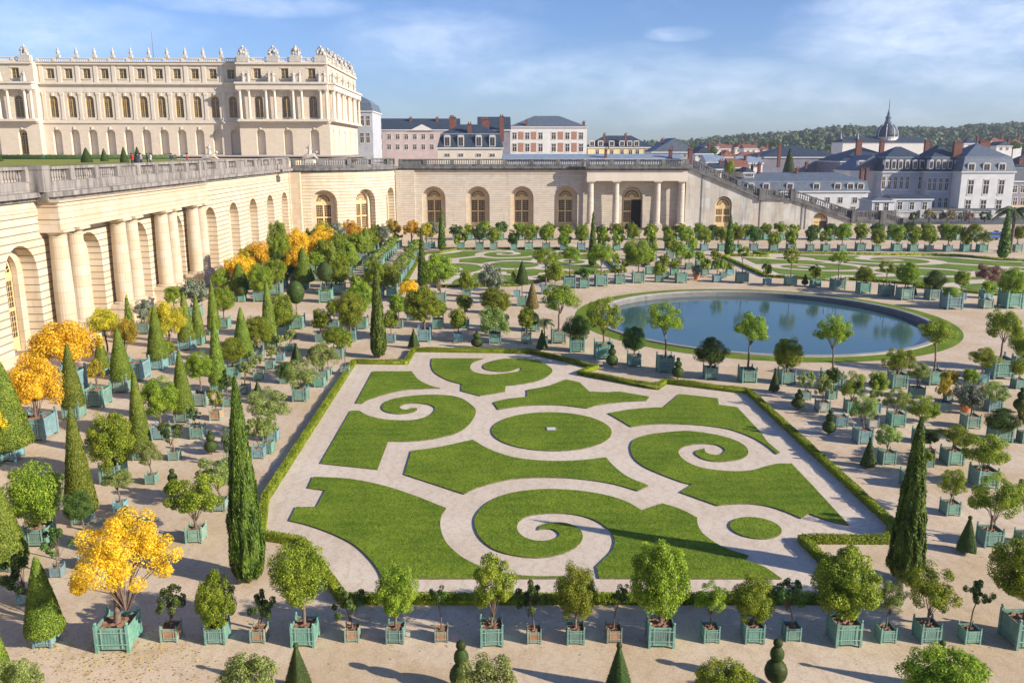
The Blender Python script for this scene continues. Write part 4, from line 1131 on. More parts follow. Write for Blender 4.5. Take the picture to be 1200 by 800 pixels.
for it in ITEMS:
    k=it['k']
    if 'world' in it:
        X,Yc=it['world']; m=mpp(X,Yc,0); W=it['w']; zb_t=.95*W
        ztop=it['h']; zbot={'C':.95*W,'L':zb_t+.25,'A':zb_t+.3}.get(k,1.75); rx=it['hw']; hwpx=rx/m; it['sx']=600+ (X*CY-Yc*SY)/m; it['sy']=Yc
    else:
        X,Y=P(it['x'],it['yb']); m=mpp(X,Y,0); W=it['w']*m; Yc=Y+W/2 if W else Y; hwpx=it['hw']
        ztop=onY(it['x'],it['yt'],Yc)[1] if it['yt'] else 0; zbot=onY(it['x'],it['y2'],Yc)[1] if it['y2'] else 0
        rx=it['hw']*mpp(X,Yc,(ztop+zbot)/2); it['sx']=it['x']; it['sy']=Yc
        # a crown seen from above: the lower front edge hides nothing, so drop the top a little for its depth
    desc,name,cat,fam,mk=STEM[k]; lod=sc_lod(hwpx)
    rz=random.uniform(-.05,.05)
    root=empty(name,(X,Yc,0),rz); it['o']=root
    if k in 'PB K'.replace(' ',''): 
        hgt=ztop
        if k=='K':
            me=random.choice(CR['K0' if hwpx>12 else ('K1' if hwpx>6.5 else 'K2')]); mr={'K0':.105,'K1':.095,'K2':.085}['K0' if hwpx>12 else ('K1' if hwpx>6.5 else 'K2')]
            s=rx/(mr*1.02); inst('crown',me,root,(0,0,.25),(0,0,random.uniform(0,6)),(s,s,hgt-.2),M['cyp']); b=MB(); b.tube([(0,0,-.05),(0,0,.6),(0,0,hgt*.5)],[.17,.14,.08],7); b.build('trunk',M['bark'],root)
        elif k=='P':
            bw=rx/(.42*1.08); ball=.045*hgt+.03; me=CR['P0' if hwpx>11 else 'P1'][0]
            inst('pyramid',me,root,(0,0,.1),(0,0,.15+random.uniform(-.1,.1)),(bw,bw,hgt-ball*1.4),M['yewdk']); inst('ball',CR['B1'][0],root,(0,0,hgt-ball*1.7),(0,0,0),ball*1.7,M['yewdk'])
            b=MB(); b.tube([(0,0,-.02),(0,0,hgt-ball)],[.05,.03],5); b.build('stem',M['bark'],root)
        else:
            r1=rx*2; r2=r1*.62; r3=r1*.34; b=CR['B0' if hwpx>6.5 else 'B1'][0]; z=.12
            tot=r1*.9+r2*.95+r3+.12; f=(hgt-.12)/max(.1,tot-.12)
            f=min(1.25,max(.8,f))
            inst('lower_ball',b,root,(0,0,z),(0,0,0),(r1,r1,r1*f*.95),M['yewdk']); z+=r1*f*.86
            inst('middle_ball',b,root,(0,0,z),(0,0,1),(r2,r2,r2*f),M['yewdk']); z+=r2*f*.95
            inst('top_ball',CR['B1'][0],root,(0,0,z),(0,0,2),r3*f,M['yewdk'])
            b=MB(); b.tube([(0,0,-.02),(0,0,z)],[.05,.03],5); b.build('stem',M['bark'],root)
    else:
        # container
        if k=='G': s=max(.7,W*1.1); inst('terracotta_pot',POT,root,(0,0,0),(0,0,0),s); zt=.7*s
        else:
            mt=M['tubdk'] if 'w' in it['f'] else random.choice([M['tub'],M['tub'],M['tub'],M['tubdk'],M['tubblue']] if it['zone'][0] not in('front',) else [M['tub']])
            pnl=mt
            if 'w' in it['f']: pnl=random.choice([M['tubwood']]) if it['zone'][0]=='front' or it['x']<300 else M['tubwhite']
            wpx=W/m; hk=random.uniform(.93,1.03)*(.92 if k=='Y' else 1)
            if wpx>13:
                a=inst('tub',T_FR,root,(0,0,0),(0,0,0),(W,W,W*hk),mt)
                for q in range(4):
                    an=q*math.pi/2; inst('side_panel',T_PN,a,(.455*math.sin(an),-.455*math.cos(an),0),(0,0,an),1,pnl)
                inst('iron_bars',T_BR,a)
            else:
                a=inst('tub',T_ONE,root,(0,0,0),(0,0,0),(W,W,W*hk),mt); 
                if pnl is not mt: a.material_slots[1].link='OBJECT'; a.material_slots[1].material=pnl
                else: a.material_slots[1].link='OBJECT'; a.material_slots[1].material=mt
            inst('soil',T_SO,root,(0,0,0),(0,0,0),(W,W,W*hk)); zt=.83*W*hk
        if k=='E':
            if wpx: pass
        else:
            cz=(ztop+zbot)/2; rzv=max(.12,(ztop-zbot)/2); mat=M[mk]
            if k=='S' and it['zone'][0] in('rightnear','leftmid'): mat=M['leafpale']
            if fam in('R','A','S','Y','O'):
                key=fam+lod
                if key=='Y0' and it['zone'][0]!='front': key='Yd'
                if key not in CR: key={'Y2':'Y1','O0':'O1','O2':'O1'}[key]
                me=random.choice(CR[key]); lean=random.uniform(-.12,.12) if fam!='S' else random.uniform(-.3,.3)
                if k=='Y' and it['zone'][0]=='front': lean=.25
                sx,sy=rx*1.06,rx*random.uniform(.95,1.1); th=max(.1,cz-rzv*.55-zt); off=lean*th
                inst('crown',me,root,(off,0,cz),(0,0,random.uniform(0,6.28)),(sx,sy,rzv*1.08),mat)
                mk_trunk(cz-zt-(rzv*.9 if fam in 'AS' else 0)+ (rzv*.1 if fam in 'AS' else 0),max(.025,min(.085,rx*.055)) if k!='Y' else .085*min(1.2,rx),off/max(.2,(cz-zt)),root,zt-.03)
            elif fam=='B':
                me=CR['B0' if hwpx>9 else 'B1'][0]; 
                inst('crown',me,root,(0,0,zbot-(0.1 if k=='M' else 0)),(0,0,0),(rx*2,rx*2,ztop-zbot),mat)
                mk_trunk(max(.2,zbot-zt+.2),.05,0,root,zt-.03)
                if k=='D': inst('underplanting',CR['B1'][0],root,(0,0,zt-.1),(0,0,0),(W*.8,W*.8,.35),M['yew'])
            elif fam=='C':
                if k=='U':
                    me=random.choice(CR['R0']); inst('crown',me,root,(0,0,ztop*.68),(0,0,1),(rx,rx,ztop*.32),M['leaf']); inst('lower_crown',random.choice(CR['R0']),root,(.2,0,ztop*.36),(0,0,2),(rx*1.15,rx*1.1,ztop*.28),M['leafdk'])
                else:
                    zz=zbot if zbot>zt else zt-.05
                    if k=='Q': inst('crown',CR['C1'][0],root,(0,0,zbot),(0,0,0),(rx/.2,rx/.2,ztop-zbot),mat)
                    else:
                        me=random.choice(CR['C'+('0' if hwpx>=11 else '1' if hwpx>6 else '2')]); q=.22 if me.name.startswith('x') else .2
                        inst('crown',me,root,(0,0,zt-.08 if k not in 'N' else zbot),(0,0,random.uniform(0,6)),(rx/.2,rx/.2,ztop-(zt-.08 if k not in 'N' else zbot)),mat)
                mk_trunk(max(.25,(zbot if k in 'QN' else zt+.3)-zt+.1),.05,0,root,zt-.03)
            elif fam=='T':
                inst('palm_crown',CR['T'][0],root,(0,0,cz),(0,0,0),(rx*1.2,rx*1.2,rx*1.2),mat); mk_trunk(max(.2,cz-zt),.06,0,root,zt-.03)
    GRP.setdefault((it['zone'][0],desc if 'w' not in it['f'] else desc+' in bare wood'),[]).append(it)
ORD=['first','second','third','fourth','fifth','sixth','seventh','eighth','ninth','tenth','eleventh','twelfth','thirteenth','fourteenth','fifteenth','sixteenth','seventeenth','eighteenth','nineteenth','twentieth','twenty-first','twenty-second','twenty-third','twenty-fourth','twenty-fifth','twenty-sixth','twenty-seventh','twenty-eighth','twenty-ninth','thirtieth']
for (z,desc),L in GRP.items():
    byY='line' in z
    L.sort(key=(lambda i:i['sy']) if byY else (lambda i:i['sx'])); n=len(L)
    for i,it in enumerate(L):
        o=it['o']; cat=STEM[it['k']][2]; ph=it['zone'][1]
        if n==1: lab=f"{desc} {ph}, the only such one"
        elif byY: lab=f"{desc} {ph}, {ORD[i]} such from the front"
        elif i==0: lab=f"{desc} {ph}, leftmost such one"
        elif i==n-1: lab=f"{desc} {ph}, rightmost such one"
        else: lab=f"{desc} {ph}, {ORD[i]} such from the left"
        tag(o,lab,cat,f"{desc}s {ph}" if n>1 else None)
# big palm behind the right cypress, conifer in the town
X,Y=P(1183,297); r=empty('palm_tree',(X,Y,0)); tag(r,'tall date palm whose fronds spread above the rightmost cypress','palm')
zt=onY(1183,247,Y)[1]; inst('palm_crown',CR['T'][0],r,(0,0,zt),(0,0,0),(3.0,3.0,3.2),M['palm']); mb=MB(); mb.tube([(0,0,0),(.1,0,zt*.5),(0,0,zt)],[.3,.24,.26],8); mb.build('trunk',M['bark'],r)

# litter dropped round the tubs
L_=[]
for it in ITEMS:
    X,Y=it['o'].location[:2]
    if Y>75: continue
    k_=random.randint(6,26); L_.append(np.stack([X+rng.normal(size=k_)*.9-.2,Y+rng.normal(size=k_)*.7,np.full(k_,.012)],1))
cen=np.concatenate(L_); nor=np.tile(np.array([0,0,1.]),(len(cen),1))+rng.normal(size=(len(cen),3))*.3
M['litter']=foliage('leaf_litter',(.10,.06,.03),(.22,.15,.06),(.40,.30,.10),trans=0,hue=0)
o=inst('leaf_litter',leafmesh('leaf_litter',leaves(cen,nor,.03*rng.uniform(.4,1.4,len(cen))),MB(),[M['litter']])); o['kind']='stuff'
# ---------------------------------------------------------------- town
def unitwin():
    f=MB(); f.box(-.5,-.4,0,.08,0,1); f.box(.4,.5,0,.08,0,1); f.box(-.5,.5,0,.08,.93,1); f.box(-.5,.5,-.05,.1,-.05,.04); f.box(-.03,.03,0,.08,0,1); f.box(-.45,.45,.01,.07,.6,.64)
    g=MB(); g.box(-.45,.45,.05,.07,0,.97); return f.mesh('window',M['trim']),g.mesh('pane',M['glass'])
UW=unitwin()
def dormer_mesh():
    m=MB(); m.box(-.5,.5,0,1.3,0,1.0); m.hexa([(-.55,-.08,1.0),(.55,-.08,1.0),(.55,1.4,1.0),(-.55,1.4,1.0)],[(-.35,-.08,1.12),(.35,-.08,1.12),(.35,1.4,1.12),(-.35,1.4,1.12)]); 
    g=MB(); g.box(-.36,-.03,-.03,.0,.08,.9); g.box(.03,.36,-.03,.0,.08,.9); g2=MB(); return m.mesh('dormer',M['trim']),g.mesh('pane',M['glass'])
DM=dormer_mesh()
BN=0
def building(name,label,Y0,x0,x1,ytop,wall,roof,depth=14,yeave=None,kind='hip',yridge=None,ymans=None,rows=(),dorm=None,chim=(),ybot=None,xr=None,zb=0,cat='building',brickx=(),ped=None,wins=1.1,ymid=None,mm=None):
    """px x-range on plane Y0; ytop = eave; rows=[(y0,y1,[x...])] windows"""
    yr=ymid or ytop
    X0=onY(x0,yr,Y0)[0]; X1=onY(x1,yr,Y0)[0]; ze=onY((x0+x1)/2,ytop,Y0)[1]
    r=empty(name,(0,Y0,0)); tag(r,label,cat)
    mb=MB(); mb.box(X0,X1,0,depth,zb,ze); mb.build('wall',M[wall],r)
    mb=MB(); mb.box(X0-.35,X1+.35,-.35,depth+.35,ze-.35,ze+.003); mb.build('cornice',M['trim'],r)
    zr=onY((x0+x1)/2,yridge,Y0+depth/2)[1] if yridge else ze+3
    mb=MB(); zz=ze; a,b,c_,d=X0-.2,X1+.2,-.2,depth+.2
    def frus(a,b,c_,d,z0,ins,z1):
        mb.hexa([(a,c_,z0),(b,c_,z0),(b,d,z0),(a,d,z0)],[(a+ins,c_+ins,z1),(b-ins,c_+ins,z1),(b-ins,d-ins,z1),(a+ins,d-ins,z1)])
    if ymans:
        zm=onY((x0+x1)/2,ymans,Y0)[1]; ins=(zm-ze)*.28; frus(a,b,c_,d,ze,ins,zm); mm_=MB(); mm_.box(a+ins-.12,b-ins+.12,c_+ins-.12,d-ins+.12,zm-.1,zm+.1); mm_.build('roof_edge',M['zinc'],r); a+=ins;b-=ins;c_+=ins;d-=ins; zz=zm+.1
    if kind=='hip':
        ins=min((b-a)/2,(d-c_)/2)-.05; frus(a,b,c_,d,zz,ins,zr)
    elif kind=='gable':   # ridge along x
        ym=(c_+d)/2; mb.hexa([(a,c_,zz),(b,c_,zz),(b,d,zz),(a,d,zz)],[(a,ym-.05,zr),(b,ym-.05,zr),(b,ym+.05,zr),(a,ym+.05,zr)])
    elif kind=='front':   # gable end towards the camera
        xm=(a+b)/2; mb.hexa([(a,c_,zz),(b,c_,zz),(b,d,zz),(a,d,zz)],[(xm-.05,c_,zr),(xm+.05,c_,zr),(xm+.05,d,zr),(xm-.05,d,zr)])
    mb.build('roof',M[roof],r)
    for y0,y1,xs in rows:
        for x in xs:
            X,zt=onY(x,y0,Y0); zb_=onY(x,y1,Y0)[1]; w=wins; o=inst('window',UW[0],r,(X,-.06,zb_),(0,0,0),(w,1,zt-zb_)); inst('pane',UW[1],o)
    for y0,y1,xs in brickx:
        for x in xs:
            X,zt=onY(x,y0,Y0); zb_=onY(x,y1,Y0)[1]; m2=MB(); m2.box(X-.9,X+.9,-.08,0,zb_,zt); m2.build('brick_panel',M['brickp'],r)
    if dorm:
        y0,y1,xs,w=dorm
        for x in xs:
            X,zt=onY(x,y0,Y0); zb_=onY(x,y1,Y0)[1]; o=inst('dormer',DM[0],r,(X,-.12,zb_),(0,0,0),(w,1.2,(zt-zb_)/1.1)); inst('pane',DM[1],o)
    for x,y0,y1,w,dy in chim:
        X,zt=onY(x,y0,Y0+dy); zb_=onY(x,y1,Y0+dy)[1]; m2=MB(); W=w*.72*(Y0+dy)/1045; m2.box(X-W/2,X+W/2,dy-.5,dy+.6,min(zb_,ze),zt); m2.box(X-W/2-.12,X+W/2+.12,dy-.62,dy+.72,zt-.3,zt-.12)
        for q in range(max(2,int(W/.6))): m2.lathe([(.16,0),(.12,.5)],(X-W/2+.3+q*.6,dy,zt),6)
        m2.build('chimney',M['brick'],r)
    if ped:
        xa,xb,y0,y1=ped; A=onY(xa,y0,Y0)[0]; B=onY(xb,y0,Y0)[0]; z0=onY(xa,y0,Y0)[1]; z1=onY((xa+xb)/2,y1,Y0)[1]; m2=MB(); m2.hexa([(A,-.6,z0),(B,-.6,z0),(B,1,z0),(A,1,z0)],[((A+B)/2-.1,-.6,z1),((A+B)/2+.1,-.6,z1),((A+B)/2+.1,1,z1),((A+B)/2-.1,1,z1)]); m2.build('pediment',M['trim'],r)
    return r
building('town_building','long pink walled building with slate roof and small white pediment right of the palace',330,430,538,152,'pink','slate',16,kind='gable',yridge=139,rows=[(157,163.5,[446,456,466,476,486,496,506,524]),(169,175.5,[446,456,466,476,486,496,506,524])],chim=[(481,138,150,4,6),(512,138,150,4,6)],ped=(480,509,153,146),wins=1.7)
building('town_building','grey mansard wing just behind the right end of the palace',300,404,436,130,'greyw','slatel',24,kind='hip',yridge=114,ymans=120,rows=[(135,148,[424,431]),(155,168,[424,431])],wins=1.5,zb=5)
building('town_house','cream house with slate mansard, four white dormers and a tall red chimney',238,513,589,173,'cream','slate',12,kind='hip',yridge=146,ymans=157,rows=[(180,183.5,[524,540,561,577])],dorm=(158.5,172,[524,540,561,577],1.7),chim=[(550,145,172,6.5,1.5)],wins=1.6)
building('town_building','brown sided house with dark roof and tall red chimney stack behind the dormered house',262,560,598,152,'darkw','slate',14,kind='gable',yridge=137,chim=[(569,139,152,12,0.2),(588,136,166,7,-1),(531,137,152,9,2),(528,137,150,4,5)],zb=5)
building('town_building','red brick panelled building with white quoins, two window rows and hipped slate roof',300,597,688,148.5,'white','slatel',18,kind='hip',yridge=136,rows=[(155,163.5,[603,618,633.5,649,665,681]),(168,178,[603,618,633.5,649,665,681])],brickx=[(154.5,163.5,[610.5,625.5,657,673]),(167.5,178,[610.5,625.5,657,673])],chim=[(617,141,148,3,1),(684,143,148,4,10)],wins=1.7)
building('town_building','yellow walled building with long dark dormered roof right of the brick panelled building',320,689,765,172.5,'yellow','slate',14,kind='hip',yridge=159,rows=[(175,181,[700,717,729,739,747,757])],dorm=(165,171.5,[694,704,717,729,738,746],1.9),chim=[(708,157,171,3,2),(733,157,171,3,2)],wins=1.5)
building('town_building','low building with long blue grey roof showing just over the gallery balustrade',214,590,800,186,'greyw','zinc',10,kind='gable',yridge=180.5,chim=[(710,175,187,3.5,1),(786,175,188,5,1),(809,174,193,6.5,-2)],zb=5)
building('town_building','grey gabled house with pale roof left of the sloping stair top',290,764,816,178,'greyw','slatel',14,kind='front',yridge=162,rows=[(180,184,[775,790,803])],chim=[(776,163,172,3,4)],zb=3)
building('town_building','long white building with blue grey mansard and white dormers behind the stair',235,862,1018,224,'white','slatel',13,kind='hip',yridge=202,ymans=213,rows=[(231,238,[884,903,955,970,985,1002,1014]),(242,248.5,[985,1000,1014])],dorm=(214.5,222,[880,898,926,957,982,997,1009],1.9),chim=[(890,191,208,4,6),(934,197,212,3.5,6),(1010,198,213,4,4),(1016,198,213,4,4)],ymid=220,wins=1.5)
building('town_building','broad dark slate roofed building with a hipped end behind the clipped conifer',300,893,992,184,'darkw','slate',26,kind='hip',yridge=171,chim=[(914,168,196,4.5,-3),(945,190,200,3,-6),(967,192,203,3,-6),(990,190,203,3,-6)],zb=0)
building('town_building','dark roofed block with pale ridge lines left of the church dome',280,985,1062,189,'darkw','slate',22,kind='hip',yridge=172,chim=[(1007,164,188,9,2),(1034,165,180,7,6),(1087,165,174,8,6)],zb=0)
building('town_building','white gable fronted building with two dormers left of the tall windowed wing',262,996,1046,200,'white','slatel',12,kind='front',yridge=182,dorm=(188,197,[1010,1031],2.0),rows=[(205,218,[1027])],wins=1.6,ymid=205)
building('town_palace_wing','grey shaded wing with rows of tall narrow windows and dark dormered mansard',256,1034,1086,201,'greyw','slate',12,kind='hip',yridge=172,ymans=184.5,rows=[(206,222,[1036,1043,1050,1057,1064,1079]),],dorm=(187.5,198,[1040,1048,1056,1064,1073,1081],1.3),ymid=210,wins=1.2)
building('town_palace_wing','blue shaded wing with tall narrow windows beside the white corner pavilion',252,1087,1127,201,'greyw','slate',12,kind='hip',yridge=170,ymans=184.5,rows=[(208,224,[1090,1096,1103,1110,1118]),(231,244,[1094,1102,1109])],dorm=(187.5,198,[1092,1100,1107,1114,1122],1.2),ymid=215,wins=1.2)
building('corner_pavilion','tall white corner pavilion with three window bays, pale mansard and red chimney stacks',247,1126,1188,201,'white','slatel',16,kind='hip',yridge=168,ymans=184.5,rows=[(210,228,[1138.5,1156.5,1174.5]),(233.5,250,[1135,1153,1171])],dorm=(191,200,[1139,1157,1175],2.2),chim=[(1123,166,182,14,6),(1154,165,180,17,9)],ymid=215,wins=1.9)
building('town_house','small white pavilion with two tall windows at the stair foot',222,1022,1048,235,'white','slatel',8,kind='hip',yridge=230,rows=[(237,249,[1028,1039])],ymid=242,wins=1.4)
building('town_house','low grey annex with dark lean roof in front of the tall windowed wing',230,1046,1092,233,'greyw','slate',8,kind='gable',yridge=228,rows=[(236,246,[1055,1069,1084])],ymid=240,wins=1.5)
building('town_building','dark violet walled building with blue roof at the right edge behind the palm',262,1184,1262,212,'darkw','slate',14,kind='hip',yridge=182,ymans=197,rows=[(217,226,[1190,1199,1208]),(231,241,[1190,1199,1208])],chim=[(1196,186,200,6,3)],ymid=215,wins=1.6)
building('town_building','plain grey street wall building at the right end behind the garden planting',215,1190,1240,262,'white','zinc',6,kind='gable',yridge=259,ymid=270)
# small roofs of the lower town
random.seed(21)
spec=[(815,835,180,172,'white','slate',260),(828,850,190,181,'white','zinc',250),(846,862,184,176,'white','tile',290),(856,878,196,186,'cream','tile',245),(862,900,184,178,'white','tile',360),(866,894,191,183,'white','zinc',270),(842,858,174,169,'white','tile',460),(862,874,173,168,'cream','tile',470),(872,888,174,169,'white','tile',450),(888,902,176,171,'white','tile',480),(820,842,172,167,'cream','slate',420),(1130,1150,168,163,'white','slate',420),(1160,1178,166,161,'cream','tile',430),(1150,1166,169,164,'white','slate',520),(1180,1198,168,163,'white','tile',560),(1168,1186,171,166,'white','slate',380),(836,846,198,191,'cream','slate',236),(872,884,202,196,'white','slate',238)]
look=['steep','little','narrow','broad','low','tall','plain','small','squat','old','modest','tiny']
wn={'white':'white','cream':'cream'}; rn={'slate':'dark slate','zinc':'blue grey','tile':'red tiled'}
seen={}
for i,(a,b,e,rd,w,rf,Y) in enumerate(spec):
    key=(w,rf); seen[key]=seen.get(key,0)+1; cnt=seen[key]
    side='beyond the corner pavilion' if a>1100 else 'over the stair'
    lab=f"{wn[w]} house, {rn[rf]} roof, {side}, x{cnt}"
    o=building('town_house',lab,Y,a,b,e,w,rf,9,kind=random.choice(['front','gable','hip']),yridge=rd,rows=[(e+2,e+5,[a+(b-a)*.3,a+(b-a)*.7])],wins=1.3,chim=[(a+(b-a)*.8,rd-3,e,3,4)]); o['group']='small houses of the lower town'
def relabel():
    hs=[o for o in bpy.data.objects if o.get('group')=='small houses of the lower town']; g={}
    for o in hs:
        lab=o['label'].rsplit(', ',1)[0]; g.setdefault(lab,[]).append(o)
    for lab,L in g.items():
        L.sort(key=lambda o:min((c.matrix_basis@Vector(c.bound_box[0])).x/o.location.y for c in o.children if c.name.startswith('wall')))
        for i,o in enumerate(L): o['label']=lab+(f", {ORD[i]} such from the left" if len(L)>1 else ", the only one")
relabel()
# church
Y0=430; r=empty('church',(0,Y0,0)); tag(r,'blue slate church with ribbed dome, lantern and thin spire on the town skyline','church')
g=lambda x,y,Y=Y0:onY(x,y,Y)
Xc=g(1047,155)[0]; mb=MB(); A,B=g(988,165)[0],g(1090,165)[0]; ze=g(1040,167)[1]; mb.box(A,B,0,14,0,ze); mb.build('nave_wall',M['trim'],r)
zr=g(1040,160)[1]; mb=MB(); mb.hexa([(A-.5,-.5,ze),(B+.5,-.5,ze),(B+.5,14.5,ze),(A-.5,14.5,ze)],[(A+2,6.9,zr),(B-2,6.9,zr),(B-2,7.1,zr),(A+2,7.1,zr)]); mb.build('nave_roof',M['slate'],r)
z=lambda y:g(1047,y)[1]; k=Y0/1045
mb=MB(); mb.lathe([(12.5*k,z(170)),(12.5*k,z(162)),(13.3*k,z(161.5)),(13.3*k,z(160.5))],(Xc,7,0),24); mb.build('drum',M['trim'],r)
mb=MB(); R1=12.6*k
mb.lathe([(R1,z(160.5)),(R1*.99,z(157)),(R1*.93,z(153)),(R1*.8,z(149.5)),(R1*.62,z(147)),(R1*.42,z(145.3)),(R1*.33,z(144.5))],(Xc,7,0),24)
mb.build('dome',M['slate'],r,smooth=True)
mb=MB()
for i in range(8):
    a=i*math.pi/4+.3; pts=[(Xc+q*R1*1.01*math.cos(a),7+q*R1*1.01*math.sin(a),z(y)) for q,y in ((1,160.5),(.99,157),(.93,153),(.8,149.5),(.62,147),(.42,145.3))]; mb.tube(pts,[.22]*6,4)
mb.build('dome_ribs',M['trim'],r)
mb=MB(); mb.lathe([(4.0*k,z(144.5)),(4.2*k,z(142.5)),(3.2*k,z(142)),(3.0*k,z(138)),(3.8*k,z(137.5)),(2.4*k,z(136)),(1.6*k,z(134)),(1.8*k,z(133)),(1.1*k,z(131)),(.5*k,z(127)),(.25*k,z(116))],(Xc,7,0),10); mb.build('lantern_spire',M['slatel'],r)
for xx in (988,1008):
    X,zt=g(xx,156); mb=MB(); mb.tube([(X,3,z(163)),(X,3,zt+1)],[1.0,.1],6); mb.build('pinnacle',M['slatel'],r)
# conifer in the town
X=onY(925,190,285)[0]; r=empty('conifer_tree',(X,285,0)); tag(r,'dark cone shaped conifer rising before the broad slate roof','conifer'); zt=onY(925,174,285)[1]
inst('crown',CR['C1'][0],r,(0,0,4),(0,0,0),(13.5,13.5,zt-4),M['yewdk']); mb=MB(); mb.tube([(0,0,0),(0,0,zt*.8)],[.5,.2],6); mb.build('trunk',M['bark'],r)
# hill with woods
prof=[(760,169),(800,167),(840,163),(880,160),(920,157),(950,153.5),(990,150),(1030,152),(1060,152),(1100,152),(1140,149),(1180,146),(1210,145),(1300,144)]
hp=[]
for x,y in prof:
    d=1150; X,z_=onY(x,y,d); hp.append((X,z_-8))
mb=MB()
rows=[(560,.0),(760,.35),(950,.75),(1150,1.0),(1600,.9)]
for (Y1,f1),(Y2,f2) in zip(rows,rows[1:]):
    for (Xa,za),(Xb,zb) in zip(hp,hp[1:]): mb.quad((Xa*Y1/1150,Y1,za*f1-.5),(Xb*Y1/1150,Y1,zb*f1-.5),(Xb*Y2/1150,Y2,zb*f2-.5),(Xa*Y2/1150,Y2,za*f2-.5))
hm=simple('hill_ground',(.06,.08,.04),(.12,.12,.06),.02); mb.build('hill',hm)['kind']='structure'
cen=[];nor=[];sz=[];mb=MB()
xs=[p[0] for p in hp]; zs=[p[1] for p in hp]
for i in range(1500):
    f=random.random(); Yv=580+ (1250-580)*f**.8; Xn=random.uniform(xs[0]-10,xs[-1]); 
    ff=np.interp(Yv,[560,760,950,1150,1600],[0,.35,.75,1,.9]); X=Xn*Yv/1150; zg=np.interp(Xn,xs,zs)*ff-.5
    rr=random.uniform(4,8.5); hh=random.uniform(6,12); c0=np.array([X,Yv,zg+hh*.6]); q=udir(70); q[:,2]=np.abs(q[:,2])-.25
    bumps=1+.22*np.sin(q[:,0]*5+i)+.18*np.sin(q[:,1]*6+i*2)
    cen.append(c0+q*np.array([rr,rr,hh*.62])*bumps[:,None]); nor.append(q+rng.normal(size=(70,3))*.35); sz.append(np.full(70,1.5)*rng.uniform(.6,1.4,70))
    mb.lathe([(rr*.5,-hh*.5),(rr*.75,-hh*.1),(rr*.62,hh*.3),(rr*.1,hh*.5)],tuple(c0),6)
V=leaves(np.concatenate(cen),np.concatenate(nor),np.concatenate(sz),.8)
o=inst('forest',leafmesh('forest',V,mb,[M['wood_far'],M['bark']])); o['kind']='stuff'
# middle-distance trees among the houses
for i,(x,yt,yb,Y,hw,mk) in enumerate([(833,172,182,330,9,'leafdk'),(812,170,180,420,8,'leafdk'),(856,191,202,240,7,'leaf'),(1170,168,176,520,10,'leafdk'),(1188,165,176,460,12,'leafdk'),(893,171,178,500,7,'leafdk'),(1140,168,175,560,10,'leafdk'),(905,165,172,620,9,'leafdk'),(880,168,174,640,9,'leafdk')]):
    X,zt=onY(x,yt,Y); zb=max(1,onY(x,yb,Y)[1]); r=empty('town_tree',(X,Y,0)); rx=hw*Y/1045
    side='right of the church' if x>1050 else 'in the lower town over the stair'
    tag(r,None,'tree','trees among the town houses'); r['px']=x; r['side']=side
    inst('crown',random.choice(CR['R1']),r,(0,0,(zt+zb)/2),(0,0,i),(rx,rx,max(2,(zt-zb)/2)),M[mk]); mb=MB(); mb.tube([(0,0,0),(0,0,(zt+zb)/2)],[.4,.25],6); mb.build('trunk',M['bark'],r)
for side in ('right of the church','in the lower town over the stair'):
    L=sorted([o for o in bpy.data.objects if o.get('side')==side],key=lambda o:o['px'])
    for i,o in enumerate(L): o['label']=f"dark leafy tree {side}, {ORD[i]} such from the left"; del o['side']; del o['px']
# ---------------------------------------------------------------- street side planting, wall, cars at the right
X0,Y=P(1062,278); X1,_=P(1150,284)
mb=MB(); mb.box(X0,X1,190,190.8,0,2.6); mb.box(X0-.2,X1+.2,189.8,191,2.6,2.85)
for i in range(9): x=X0+(X1-X0)*i/8; mb.box(x-.5,x+.5,189.5,191.2,0,3.3)
tag(mb.build('garden_wall',M['bal']),'low grey stone garden wall with piers at the stair foot on the right','wall')
sheet('road',[(60,192.5),(170,192.5),(170,250),(60,250)],.02,M['asphalt'])
mb=MB(); mb.box(66,150,212,212.7,0,1.3); mb.box(66,150,211.8,212.9,1.3,1.5)
for i in range(15): mb.box(66+i*6-.5,66+i*6+.5,211.6,213,0,1.9)
tag(mb.build('street_wall',M['ramp']),'long pale street wall with regular piers below the tall windowed wings','wall')
def shrub(px,yb,yt,hw,Y,mk,lab,name='shrub'):
    X,zt=onY(px,yt,Y); r=empty(name,(X,Y,0)); tag(r,lab,'shrub','shrubs along the street wall'); rx=hw*Y/1045
    inst('crown',random.choice(CR['A1']),r,(0,0,zt*.55),(0,0,px),(rx,rx*.8,max(.8,zt*.5)),M[mk]); mb=MB(); mb.tube([(0,0,0),(0,0,zt*.5)],[.12,.06],5); mb.build('trunk',M['bark'],r)
shrub(1112,266,246,10,196,'brown','reddish brown leafless bush rising over the grey street wall')
shrub(1072,262,247,9,197,'yewdk','dark green bush over the street wall beside the stair foot')
shrub(1090,262,245,8,198,'brown','brownish bush over the street wall, left of the reddish bush')
shrub(1137,268,248,7,195,'red','russet bush before the white corner pavilion, right of the reddish bush')
shrub(1155,270,248,8,197,'yewdk','dark bush below the corner pavilion windows')
shrub(1128,262,247,6,199,'olive','grey green bush between the two russet bushes')
